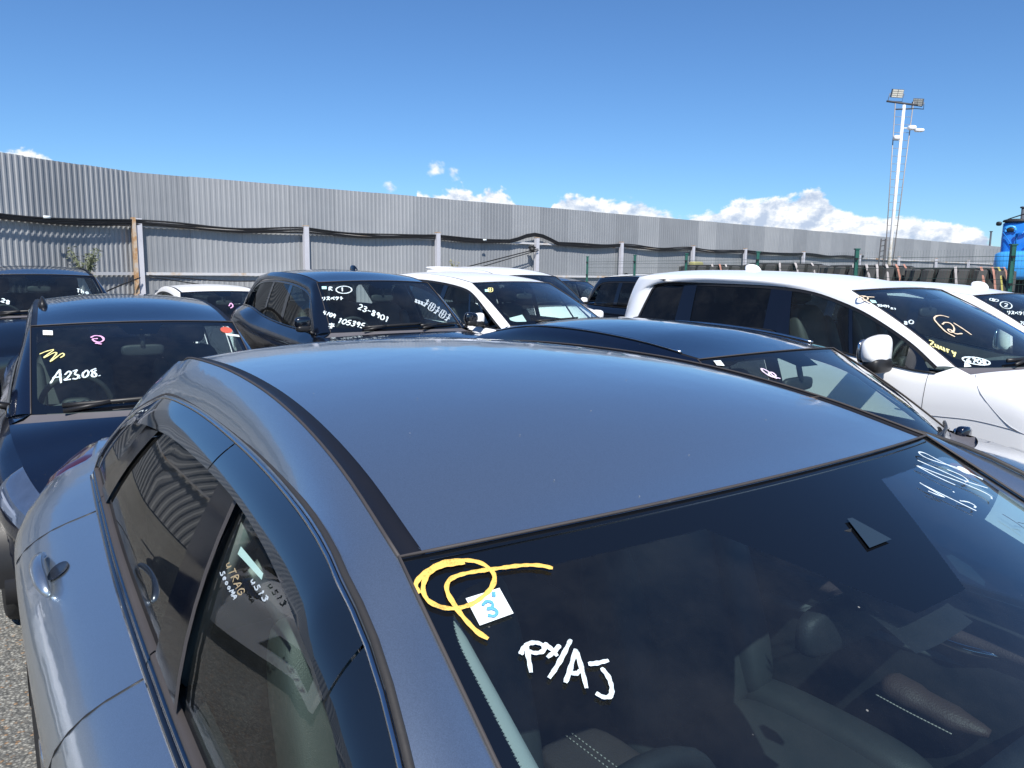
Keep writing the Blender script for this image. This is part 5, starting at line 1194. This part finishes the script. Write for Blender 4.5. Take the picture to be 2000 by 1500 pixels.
# ================================================================== marks, stickers and papers on the windscreens (surface coordinates)
MARKS = [
('HERO','s','yellow_marking','PENY',0.0056,[[(-0.9948,0.0641),(-0.9949,0.0498),(-0.9686,0.0336),(-0.931,0.0244),(-0.896,0.0266),(-0.8681,0.0356),(-0.8562,0.0498),(-0.8565,0.0633),(-0.8732,0.0786),(-0.8979,0.0893),(-0.9222,0.0959),(-0.9481,0.0971),(-0.9697,0.0916),(-0.9852,0.0798),(-0.9886,0.0665),(-0.9821,0.0523),(-0.9647,0.0371),(-0.9373,0.0301),(-0.9164,0.03),(-0.8931,0.0317)],[(-0.7445,0.0697),(-0.7636,0.0613),(-0.7942,0.0552),(-0.839,0.0517),(-0.8803,0.0492),(-0.9101,0.0489),(-0.9329,0.0526),(-0.9457,0.062),(-0.9499,0.0741),(-0.9491,0.0894),(-0.947,0.1046),(-0.9426,0.12),(-0.9359,0.1355),(-0.925,0.1481)]]),
('HERO','s','white_marking','PENW',0.005,[[(-0.8723,0.1654),(-0.8804,0.1828),(-0.8901,0.2026)],[(-0.89,0.1776),(-0.8771,0.169),(-0.8642,0.1663),(-0.8522,0.1687),(-0.8472,0.1749),(-0.8541,0.1803),(-0.8663,0.1801),(-0.8755,0.1761)],[(-0.8438,0.1704),(-0.8387,0.18),(-0.836,0.1906)],[(-0.8216,0.1778),(-0.8382,0.1846),(-0.8529,0.1894)],[(-0.7988,0.1743),(-0.8242,0.1897),(-0.8495,0.2043),(-0.8691,0.2142)],[(-0.8494,0.2244),(-0.83,0.2104),(-0.8013,0.1875)],[(-0.8017,0.1886),(-0.8105,0.21),(-0.8237,0.2369)],[(-0.8319,0.2143),(-0.8245,0.2168),(-0.8125,0.2139)],[(-0.7975,0.2094),(-0.7836,0.2111),(-0.7626,0.2114)],[(-0.7814,0.218),(-0.7806,0.231),(-0.7871,0.2443),(-0.7972,0.2525),(-0.8081,0.2512),(-0.8145,0.2449)]]),
('HERO','s','white_scribble','PENW',0.0036,[[(0.8768,0.1484),(0.8605,0.123),(0.82,0.0966),(0.7541,0.0695),(0.7212,0.0472),(0.7348,0.0345),(0.7643,0.0414),(0.7796,0.0679),(0.7946,0.0879),(0.8335,0.1139),(0.8703,0.1347),(0.8862,0.1473)],[(0.65,0.0502),(0.6913,0.088),(0.7368,0.1288),(0.8134,0.1652)],[(0.5974,0.0609),(0.6101,0.0926),(0.6411,0.1276)],[(0.6014,0.0615),(0.6499,0.0963),(0.7073,0.1336),(0.7512,0.1759),(0.7253,0.1851)],[(0.7403,0.0927),(0.7714,0.1171),(0.7609,0.1326),(0.7266,0.1319)],[(0.4801,0.0953),(0.4838,0.1155),(0.489,0.1377)],[(0.4593,0.1158),(0.474,0.1288),(0.4903,0.1388)],[(0.4829,0.1045),(0.5065,0.1407),(0.5403,0.1852)],[(0.536,0.1564),(0.5691,0.1664),(0.5736,0.1778),(0.5543,0.1794)],[(0.5759,0.1368),(0.5732,0.1398)]]),
('HERO','q','sticker','PAPER',0.0015,[(-0.9254,0.0852),(-0.8598,0.0807),(-0.8623,0.1213),(-0.9267,0.1274)]),
('HERO','s','sticker_print','BLUEINK',0.0034,[[(-0.9064,0.1022),(-0.895,0.098),(-0.8876,0.1019),(-0.8925,0.1079),(-0.9025,0.1084),(-0.8908,0.1108),(-0.889,0.1165),(-0.8966,0.1206),(-0.9065,0.1175)]]),
('HERO','s','sticker_print','BLUEINK',0.0016,[[(-0.8735,0.0876),(-0.8777,0.0873),(-0.8782,0.0893),(-0.8753,0.0911),(-0.8779,0.0932),(-0.8805,0.0914),(-0.8771,0.0895),(-0.8738,0.0889),(-0.8737,0.0871)]]),
('HERO','q','paper_sheet','PAPER',-0.006,[(0.9383,0.1829),(0.9685,0.2837),(0.5658,0.2913),(0.5583,0.2019)]),
('HERO','s','paper_print','BLACKINK',0.0018,[[(0.6379,0.215),(0.6395,0.2361),(0.6338,0.2562)],[(0.6496,0.2402),(0.681,0.251)]]),
('HERO','f','round_sticker','REDST',-0.004,[[(0.9012,0.1371),(0.8687,0.135),(0.8417,0.1264),(0.8263,0.1136),(0.8259,0.0996),(0.8405,0.088),(0.8668,0.082),(0.8987,0.0833),(0.9281,0.092),(0.9462,0.1057),(0.9471,0.1205),(0.9303,0.1319),(0.9012,0.1371)]]),
('HERO','f','sticker_print','PAPER',-0.003,[[(0.8923,0.1233),(0.8761,0.1224),(0.8623,0.1181),(0.8544,0.1116),(0.8541,0.1045),(0.8617,0.0987),(0.8751,0.0958),(0.8911,0.0965),(0.9055,0.1009),(0.9142,0.1076),(0.9145,0.1149),(0.9065,0.1206),(0.8923,0.1233)]]),
('HERO','f','camera_window','GREYW',0.001,[[(0.0287,0.1118),(0.0481,0.1129),(0.0772,0.1674),(-0.0185,0.1679),(0.0287,0.1118)]]),
('HERO','f','toll_unit_clip','GREYW',-0.01,[[(0.2095,0.2172),(0.2347,0.2199),(0.2393,0.2492),(0.2172,0.2749),(0.1934,0.2792),(0.1874,0.2674),(0.175,0.2467),(0.2095,0.2172)]]),
('A','s','white_writing','PENW',0.0115,[[(-0.8446,0.7241),(-0.8119,0.6645),(-0.7653,0.5878)],[(-0.7653,0.5878),(-0.7645,0.6561),(-0.7622,0.7282)],[(-0.8274,0.6695),(-0.7608,0.6631)],[(-0.7293,0.649),(-0.6964,0.616),(-0.679,0.6354),(-0.7108,0.6814),(-0.7374,0.7009),(-0.6832,0.6971)],[(-0.6655,0.6192),(-0.6316,0.609),(-0.6489,0.6478),(-0.6196,0.6679),(-0.6404,0.6972),(-0.6706,0.6918)],[(-0.6173,0.6903),(-0.6115,0.6947)],[(-0.5528,0.6168),(-0.585,0.65),(-0.5831,0.687),(-0.5546,0.6792),(-0.5384,0.641),(-0.5528,0.6168)],[(-0.4738,0.6063),(-0.515,0.6271),(-0.4839,0.6592),(-0.4826,0.6855),(-0.5107,0.6857),(-0.5108,0.6568),(-0.4758,0.6239)],[(-0.457,0.6799),(-0.4535,0.6854)]]),
('A','s','yellow_scribble','PENG',0.009,[[(-0.9246,0.3917),(-0.865,0.3647),(-0.8052,0.3533),(-0.8662,0.4124),(-0.8882,0.4405),(-0.8011,0.3894),(-0.7857,0.4072),(-0.8419,0.492),(-0.7929,0.453),(-0.7372,0.4055),(-0.7224,0.4309),(-0.7558,0.4576)]]),
('A','s','pink_scribble','PENP',0.011,[[(-0.4802,0.2298),(-0.4432,0.2054),(-0.3871,0.2198),(-0.3701,0.2678),(-0.4081,0.2998),(-0.4514,0.2815),(-0.4651,0.2496),(-0.4192,0.2485)],[(-0.4484,0.3065),(-0.3943,0.3273)]]),
('A','q','sticker','PAPER',0.002,[(-0.8926,0.0772),(-0.8064,0.0911),(-0.8063,0.1566),(-0.8914,0.1423)]),
('A','f','round_sticker','REDST',0.002,[[(0.9359,0.1612),(0.9151,0.1837),(0.8829,0.1964),(0.8481,0.196),(0.8199,0.1824),(0.8057,0.1592),(0.8092,0.1326),(0.8296,0.1097),(0.8615,0.0967),(0.8965,0.0973),(0.9252,0.1113),(0.9396,0.1347),(0.9359,0.1612)]]),
('A','q','sticker','PAPER',0.001,[(0.8459,0.1983),(0.9878,0.2156),(0.9906,0.2472),(0.8487,0.2302)]),
('SUV','s','white_writing','PENW',0.012,[[(-0.5419,0.2166),(-0.5723,0.2556),(-0.6234,0.2809),(-0.6816,0.2862),(-0.7325,0.2704),(-0.7637,0.2379),(-0.7668,0.197),(-0.7397,0.1583),(-0.6884,0.1322),(-0.6267,0.1255),(-0.5725,0.1409),(-0.5415,0.1745),(-0.5419,0.2166)],[(-0.6645,0.1532),(-0.6904,0.2435)],[(-0.8659,0.2002),(-0.843,0.1245),(-0.8089,0.1435),(-0.8505,0.1635),(-0.8213,0.2095)],[(-0.9882,0.3352),(-0.9935,0.3634)],[(-0.9587,0.3311),(-0.9669,0.3733),(-0.9899,0.3993)],[(-0.9349,0.3406),(-0.8986,0.344),(-0.9474,0.4002)],[(-0.9211,0.3743),(-0.9067,0.4041)],[(-0.8883,0.3881),(-0.8637,0.3617),(-0.8454,0.4062)],[(-0.842,0.3492),(-0.8367,0.3496),(-0.8385,0.3567),(-0.8437,0.3563),(-0.842,0.3492)],[(-0.8014,0.3454),(-0.8236,0.3796)],[(-0.8077,0.3594),(-0.7787,0.3618),(-0.822,0.4154)],[(-0.7409,0.3502),(-0.7606,0.4205)],[(-0.748,0.3751),(-0.7291,0.3945)],[(-1.0032,0.6034),(-1.0222,0.6366),(-0.9997,0.6537)],[(-0.9943,0.6189),(-1.0189,0.6777)],[(-0.9569,0.6385),(-0.9984,0.6931)],[(-0.9334,0.6562),(-0.9523,0.6679),(-0.9623,0.6946),(-0.9586,0.7227),(-0.9401,0.711),(-0.9303,0.6845),(-0.9334,0.6562)],[(-0.8998,0.7024),(-0.903,0.6787),(-0.9179,0.6935),(-0.9147,0.7128),(-0.8985,0.6991),(-0.922,0.7496)],[(-0.5512,0.538),(-0.5244,0.5353),(-0.5222,0.573),(-0.5527,0.5929),(-0.5927,0.6093),(-0.5589,0.6346)],[(-0.5007,0.5723),(-0.4753,0.5821),(-0.4811,0.6116),(-0.5077,0.6144),(-0.5005,0.6482),(-0.5285,0.6692),(-0.5431,0.6425)],[(-0.4773,0.6492),(-0.4429,0.6735)],[(-0.3852,0.6845),(-0.3927,0.6576),(-0.4146,0.6719),(-0.4138,0.7189),(-0.4324,0.7479),(-0.4482,0.7342),(-0.4344,0.7075),(-0.3975,0.6937),(-0.3852,0.6845)],[(-0.3453,0.7322),(-0.3452,0.6992),(-0.3721,0.7158),(-0.3712,0.7427),(-0.3425,0.728),(-0.3902,0.7904)],[(-0.2975,0.7399),(-0.3307,0.7511),(-0.3528,0.7839),(-0.3531,0.8214),(-0.3209,0.8105),(-0.2985,0.778),(-0.2975,0.7399)],[(-0.2712,0.7877),(-0.2494,0.7796),(-0.308,0.8585)],[(-0.8588,0.7765),(-0.8388,0.7656),(-0.886,0.8424)],[(-0.7919,0.786),(-0.8232,0.8018),(-0.8416,0.8327),(-0.8383,0.863),(-0.8076,0.8472),(-0.7889,0.8165),(-0.7919,0.786)],[(-0.7297,0.8124),(-0.7538,0.8071),(-0.7773,0.8359),(-0.7559,0.8449),(-0.7638,0.8703),(-0.7903,0.8831),(-0.8026,0.8685)],[(-0.7157,0.8278),(-0.689,0.8292),(-0.6928,0.8516),(-0.72,0.8597),(-0.7104,0.8826),(-0.7379,0.9046),(-0.7544,0.8885)],[(-0.6435,0.8714),(-0.6459,0.8465),(-0.6721,0.8647),(-0.6692,0.8849),(-0.6409,0.8676),(-0.6853,0.9257)],[(-0.5806,0.8722),(-0.6054,0.8675),(-0.6304,0.8955),(-0.6088,0.9041),(-0.6176,0.9287),(-0.6453,0.9414),(-0.6575,0.9273)],[(-1.0011,0.8521),(-0.9347,0.8577)],[(-0.9649,0.8357),(-0.9798,0.9312)],[(-1.0067,0.8905),(-0.941,0.8957)],[(-1.0041,0.9294),(-0.9462,0.8761)]]),
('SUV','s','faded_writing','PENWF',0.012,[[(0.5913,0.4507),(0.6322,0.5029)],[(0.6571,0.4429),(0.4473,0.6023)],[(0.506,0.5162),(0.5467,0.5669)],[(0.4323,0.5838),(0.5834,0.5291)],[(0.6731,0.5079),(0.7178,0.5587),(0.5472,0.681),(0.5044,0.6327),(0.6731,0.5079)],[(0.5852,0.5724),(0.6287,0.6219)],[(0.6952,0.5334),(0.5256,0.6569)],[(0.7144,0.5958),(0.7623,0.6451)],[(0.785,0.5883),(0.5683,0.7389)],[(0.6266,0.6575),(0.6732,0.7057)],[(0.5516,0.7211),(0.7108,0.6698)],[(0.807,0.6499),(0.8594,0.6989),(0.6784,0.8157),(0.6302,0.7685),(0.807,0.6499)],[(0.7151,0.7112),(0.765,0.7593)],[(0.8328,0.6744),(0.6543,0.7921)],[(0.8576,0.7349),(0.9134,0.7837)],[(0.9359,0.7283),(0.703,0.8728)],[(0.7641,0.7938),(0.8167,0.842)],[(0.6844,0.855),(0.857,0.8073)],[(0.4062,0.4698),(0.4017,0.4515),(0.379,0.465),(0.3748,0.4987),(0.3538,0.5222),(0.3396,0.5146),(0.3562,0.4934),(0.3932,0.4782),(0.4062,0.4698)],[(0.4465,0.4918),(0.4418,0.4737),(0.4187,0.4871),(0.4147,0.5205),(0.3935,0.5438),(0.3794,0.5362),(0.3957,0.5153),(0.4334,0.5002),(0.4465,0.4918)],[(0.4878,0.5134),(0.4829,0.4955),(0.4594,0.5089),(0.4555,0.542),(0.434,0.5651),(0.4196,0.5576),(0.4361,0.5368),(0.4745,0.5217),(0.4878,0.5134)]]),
('SUV','q','sticker','PAPERT',0.002,[(-0.9497,0.0998),(-0.8808,0.1067),(-0.896,0.1673),(-0.9592,0.1603)]),
('MPV','q','paper_sheet','PAPER',-0.03,[(-0.8937,0.8067),(-0.6651,0.7562),(-0.7074,0.9415),(-0.9351,0.9648)]),
('MPV','s','yellow_writing','PENG',0.012,[[(-0.8017,0.1655),(-0.7305,0.1721),(-0.8034,0.2593),(-0.8701,0.2521),(-0.8017,0.1655)],[(-0.8371,0.2094),(-0.7683,0.2163)],[(-0.7663,0.1688),(-0.8369,0.2557)]]),
('MPV','q','sticker','PAPERT',0.002,[(-0.8911,0.192),(-0.8154,0.1998),(-0.859,0.2615),(-0.9314,0.2533)]),
('VAN','s','orange_scribble','PENO',0.01,[[(-1.0075,0.1019),(-1.0357,0.0913),(-1.069,0.1244),(-1.0444,0.1564),(-0.9899,0.1483),(-0.9483,0.1159),(-0.9749,0.0905),(-1.0385,0.0984)],[(-0.8689,0.1242),(-0.9323,0.1131),(-0.9815,0.1048),(-1.0163,0.1232),(-1.0228,0.1663),(-1.0165,0.203)]]),
('VAN','q','sticker','PAPERT',0.002,[(-0.9697,0.1552),(-0.9212,0.1708),(-0.9532,0.2107),(-1.0012,0.1991)]),
('VAN','s','white_writing','PENW',0.008,[[(-0.9653,0.2282),(-0.9798,0.2422)],[(-0.9512,0.228),(-0.973,0.249),(-0.9935,0.2608)],[(-0.9456,0.2345),(-0.9321,0.2386),(-0.9762,0.264)],[(-0.9545,0.2525),(-0.9613,0.2688)],[(-0.9473,0.2619),(-0.9256,0.25),(-0.9376,0.2741)],[(-0.9111,0.2451),(-0.9092,0.2457),(-0.9131,0.2492),(-0.915,0.2486),(-0.9111,0.2451)],[(-0.8931,0.246),(-0.9172,0.262)],[(-0.9019,0.2527),(-0.8914,0.256),(-0.9321,0.2804)],[(-0.8712,0.2527),(-0.9099,0.2873)],[(-0.8852,0.2649),(-0.8863,0.2762)],[(-0.908,0.3113),(-0.883,0.2897),(-0.8736,0.2969),(-0.8941,0.301),(-0.892,0.316)],[(-0.8618,0.3018),(-0.8516,0.2989),(-0.8773,0.3204)],[(-0.9391,0.4828),(-0.9465,0.4749),(-0.9627,0.4831),(-0.9595,0.499),(-0.9724,0.5119),(-0.9852,0.5097),(-0.976,0.4983),(-0.9482,0.4878),(-0.9391,0.4828)],[(-0.884,0.4893),(-0.8985,0.4999),(-0.9144,0.5071),(-0.9267,0.5089),(-0.9332,0.505),(-0.9319,0.4963),(-0.923,0.4852),(-0.9087,0.4746),(-0.8925,0.4673),(-0.8793,0.4654),(-0.8728,0.4694),(-0.8745,0.4782),(-0.884,0.4893)]]),
('VAN','s','circled_number','PENO',0.011,[[(-0.7033,0.6844),(-0.7206,0.6245),(-0.6787,0.5264),(-0.6348,0.4706),(-0.558,0.4399),(-0.4847,0.4393),(-0.4422,0.4673)],[(-0.6484,0.5429),(-0.5881,0.5223),(-0.545,0.537),(-0.5848,0.5906),(-0.6551,0.6314),(-0.6886,0.629),(-0.6661,0.6012),(-0.6459,0.6082),(-0.6575,0.6527),(-0.587,0.6553)],[(-0.5009,0.5345),(-0.5044,0.6017),(-0.5135,0.6757)]]),
('VAN','s','yellow_writing','PENG',0.011,[[(-0.9599,0.7062),(-0.9438,0.7267),(-1.0012,0.764),(-0.9852,0.7839)],[(-0.9496,0.7502),(-0.9721,0.7824),(-0.9636,0.7928),(-0.9383,0.7643),(-0.9699,0.8086)],[(-0.9281,0.7768),(-0.9507,0.8085),(-0.9422,0.8187),(-0.9168,0.7905),(-0.9485,0.8342)],[(-0.9047,0.805),(-0.9365,0.8484)],[(-0.9133,0.8182),(-0.8952,0.8162)],[(-0.885,0.8281),(-0.905,0.8624)],[(-0.8717,0.8436),(-0.9278,0.8923)]]),
('VAN','s','white_circled_writing','PENW',0.011,[[(-0.7083,0.9623),(-0.7401,0.9752),(-0.786,0.9784),(-0.8336,0.9712),(-0.8709,0.9551),(-0.8889,0.9342),(-0.883,0.9142),(-0.8541,0.9008),(-0.8091,0.8979),(-0.7596,0.906),(-0.7195,0.9227),(-0.7006,0.9432),(-0.7083,0.9623)],[(-0.8217,0.9104),(-0.8512,0.9242),(-0.8695,0.9401),(-0.8667,0.9503),(-0.8467,0.942),(-0.8476,0.9297),(-0.8642,0.9362)],[(-0.8072,0.9157),(-0.7838,0.9201),(-0.8358,0.9561)],[(-0.7569,0.9228),(-0.7821,0.9325),(-0.7985,0.9486),(-0.7983,0.963),(-0.7737,0.9532),(-0.7569,0.9371),(-0.7569,0.9228)],[(-0.7172,0.9372),(-0.7236,0.9289),(-0.7409,0.9377),(-0.7399,0.9545),(-0.7548,0.9684),(-0.7673,0.9662),(-0.7566,0.9541),(-0.727,0.9426),(-0.7172,0.9372)]]),
('VAN','q','paper_stand','PAPER',-0.002,[(-0.9364,0.9939),(-0.8872,0.9408),(-0.8736,0.958),(-0.8787,0.9882)]),
('TWO','s','white_writing','PENW',0.01,[[(-0.7248,0.2672),(-0.7864,0.2896),(-0.8398,0.2967),(-0.8746,0.2869),(-0.8833,0.2626),(-0.8623,0.23),(-0.813,0.1976),(-0.7457,0.1742),(-0.6803,0.1667),(-0.6385,0.1766),(-0.6356,0.202),(-0.669,0.2352),(-0.7248,0.2672)],[(-0.7503,0.2082),(-0.7048,0.1997),(-0.7183,0.2208),(-0.7753,0.2399),(-0.8423,0.2597),(-0.8013,0.2657)],[(-0.909,0.3361),(-0.941,0.3593)],[(-0.8778,0.3352),(-0.9272,0.3699),(-0.9705,0.3898)],[(-0.8663,0.3454),(-0.8367,0.3515),(-0.9343,0.3941)],[(-0.8872,0.3748),(-0.9027,0.4009)],[(-0.8717,0.3892),(-0.8233,0.3694),(-0.8512,0.4081)],[(-0.7902,0.361),(-0.7859,0.3618),(-0.7951,0.3676),(-0.7994,0.3667),(-0.7902,0.361)],[(-0.7485,0.3616),(-0.8057,0.3879)],[(-0.7698,0.3726),(-0.7458,0.3772),(-0.8395,0.4177)],[(-0.6977,0.3712),(-0.791,0.4274)],[(-0.7323,0.3911),(-0.7362,0.4088)],[(-0.7439,0.1022),(-0.7456,0.0898),(-0.7818,0.1005),(-0.7956,0.1241),(-0.8296,0.1419),(-0.8466,0.1373),(-0.8202,0.1215),(-0.7646,0.1088),(-0.7439,0.1022)],[(-0.7853,0.1079),(-0.8095,0.1178),(-0.8341,0.1242),(-0.853,0.1255),(-0.8618,0.1213),(-0.8582,0.1129),(-0.8428,0.1023),(-0.819,0.0924),(-0.793,0.0859),(-0.7723,0.0845),(-0.7632,0.0886),(-0.7681,0.0972),(-0.7853,0.1079)],[(-0.7252,0.134),(-0.751,0.1437),(-0.7784,0.1499),(-0.8005,0.1509),(-0.8122,0.1465),(-0.8105,0.1379),(-0.7954,0.1273),(-0.7703,0.1175),(-0.7416,0.1112),(-0.7174,0.1101),(-0.7051,0.1145),(-0.7081,0.1233),(-0.7252,0.134)],[(-0.9708,0.5269),(-0.9529,0.5204),(-0.9602,0.5357),(-0.9841,0.5503),(-1.0129,0.5658),(-0.9975,0.5696)],[(-0.9434,0.5287),(-0.9309,0.5348),(-0.9897,0.577)]]),
('ADJ','s','pink_scribble','PENPL',0.009,[[(-0.4982,0.2985),(-0.5267,0.2716),(-0.5189,0.2141),(-0.5377,0.1776),(-0.5618,0.202),(-0.5611,0.2493),(-0.5412,0.2752),(-0.5017,0.2636),(-0.4956,0.2292),(-0.5286,0.2305),(-0.5497,0.2567),(-0.5241,0.2948)]]),
('ADJ','q','sticker','PAPER',0.002,[(-0.8748,0.0352),(-0.809,0.0409),(-0.8277,0.1027),(-0.8869,0.0878)]),
('COUPE','s','pink_mark','PENP',0.016,[[(-0.0446,0.5472),(0.0363,0.451),(0.0445,0.5492),(-0.033,0.6093)]]),
('FAR','s','white_writing','PENW',0.014,[[(0.5764,0.4055),(0.6246,0.4158)],[(0.6005,0.4107),(0.573,0.5083)],[(0.6492,0.4154),(0.6227,0.5188)],[(0.6331,0.4781),(0.6653,0.4631),(0.6554,0.5257)],[(0.7289,0.4752),(0.6992,0.502),(0.7122,0.5366),(0.7388,0.5096),(0.7289,0.4752)],[(0.5965,0.5679),(0.582,0.557),(0.5691,0.5748),(0.5843,0.5998),(0.5783,0.6242),(0.5615,0.6239),(0.5644,0.603),(0.5896,0.5786),(0.5965,0.5679)],[(0.6161,0.5644),(0.6394,0.5573),(0.6434,0.5753),(0.6226,0.5895),(0.6383,0.6038),(0.6214,0.6282),(0.6019,0.621)],[(0.6659,0.561),(0.699,0.5606),(0.6613,0.6287)],[(0.7346,0.5566),(0.7111,0.5787),(0.7034,0.6074),(0.7151,0.6287),(0.7384,0.6073),(0.7463,0.5784),(0.7346,0.5566)],[(0.7955,0.5667),(0.7807,0.556),(0.7667,0.5745),(0.7818,0.5997),(0.7747,0.6249),(0.7571,0.6251),(0.7608,0.6035),(0.7879,0.5778),(0.7955,0.5667)],[(-0.5861,0.6433),(-0.5606,0.6444),(-0.5399,0.679),(-0.561,0.6931),(-0.594,0.7028),(-0.5473,0.7303)],[(-0.4789,0.712),(-0.5003,0.6855),(-0.5146,0.6961),(-0.4897,0.7407),(-0.4936,0.7658),(-0.5165,0.7507),(-0.5161,0.7272),(-0.4863,0.7191),(-0.4789,0.712)]]),
('HEROSIDE','s','white_writing','PENWF',0.0024,[[(-0.3818,1.235),(-0.39,1.2354),(-0.3945,1.2332),(-0.3894,1.2314),(-0.3971,1.2286),(-0.4055,1.2297)],[(-0.3822,1.2303),(-0.3712,1.2306),(-0.3722,1.2326),(-0.3822,1.2303),(-0.382,1.2279),(-0.3757,1.2284)],[(-0.3551,1.2315),(-0.365,1.2296),(-0.364,1.2272),(-0.3549,1.2291),(-0.3551,1.2315)],[(-0.3377,1.2307),(-0.3474,1.2288),(-0.3464,1.2264),(-0.3375,1.2284),(-0.3377,1.2307)],[(-0.336,1.226),(-0.3195,1.233),(-0.325,1.2279),(-0.3107,1.2327),(-0.3226,1.2255)],[(-0.3191,1.2253),(-0.2986,1.2321),(-0.3067,1.2248)],[(-0.312,1.2277),(-0.3026,1.2277)]]),  # writing reflected in the side window, drawn as strokes on the glass
('HEROSIDE','s','white_writing','PENWF',0.0024,[[(-0.2659,1.265),(-0.272,1.2611),(-0.2631,1.2612),(-0.2541,1.265),(-0.2631,1.2596)],[(-0.2279,1.2667),(-0.2373,1.2666),(-0.2414,1.2643),(-0.2347,1.2629),(-0.2421,1.2598),(-0.2522,1.2605)],[(-0.2174,1.266),(-0.2102,1.2675),(-0.2246,1.2599)],[(-0.1991,1.2669),(-0.1889,1.2677),(-0.1886,1.2659),(-0.1984,1.2643),(-0.193,1.2629),(-0.2021,1.2602),(-0.2098,1.2608)]]),  # more reflected writing, drawn on the same pane
('HEROSIDE','s','orange_reflection','PENOD',0.0022,[[(-0.3839,1.2506),(-0.3939,1.2449),(-0.3844,1.2442),(-0.3714,1.2496),(-0.3857,1.2417)],[(-0.3551,1.2514),(-0.3391,1.2502)],[(-0.3471,1.2508),(-0.3684,1.2404)],[(-0.3526,1.2392),(-0.3305,1.2501),(-0.321,1.2475),(-0.3399,1.2446),(-0.3368,1.238)],[(-0.3312,1.2375),(-0.302,1.2478),(-0.315,1.2363)],[(-0.321,1.2412),(-0.3086,1.2409)],[(-0.2778,1.2435),(-0.2829,1.2463),(-0.2984,1.2414),(-0.3031,1.2355),(-0.2898,1.237),(-0.2838,1.2403),(-0.2911,1.2408)]]),  # orange reflection in the pane, drawn as strokes
('HEROSIDE','q','paper_reflection','PAPER',-0.012,[(-0.4111,1.268),(-0.2781,1.2705),(-0.2739,1.2635),(-0.4099,1.2572)])]  # reflected paper, put in as a pale strip
class SideSurf:
    def __init__(s, c): s.c = c
    def ws(s, x, z, off=0.0): return s.c.side(-1, x, z, off)
    def wsn(s, x, z):
        a = s.ws(x + .01, z) - s.ws(x - .01, z); b = s.ws(x, z + .01) - s.ws(x, z - .01); n = unit(np.cross(a, b)); return n if n[1] < 0 else -n
REF = dict(HERO=(HERO, hero), A=(CARA, carA), SUV=(SUV, suv), MPV=(MPV, mpv), VAN=(VAN, van), TWO=(TWO, two), ADJ=(ADJ, adj), COUPE=(COUPE, coupe), FAR=(FAR, far), HEROSIDE=(SideSurf(HERO), hero))
for ck, kind, nm, mt, w_, D in MARKS:
    c_, rt_ = REF[ck]; mt = globals()[mt]
    if kind == 's':
        strokes(c_, rt_, nm, mt, D, w_, off=.004 if nm == 'sticker_print' or nm == 'paper_print' else .0022)
    elif kind == 'q':
        wsquad(c_, rt_, nm, mt, D, off=w_)
    else:
        m = MB(); P = [c_.ws(a, b_, w_) for a, b_ in D[0][:-1]]; m.add(P, [tuple(range(len(P)))]); m.obj(nm, mt, rt_, smooth=False)
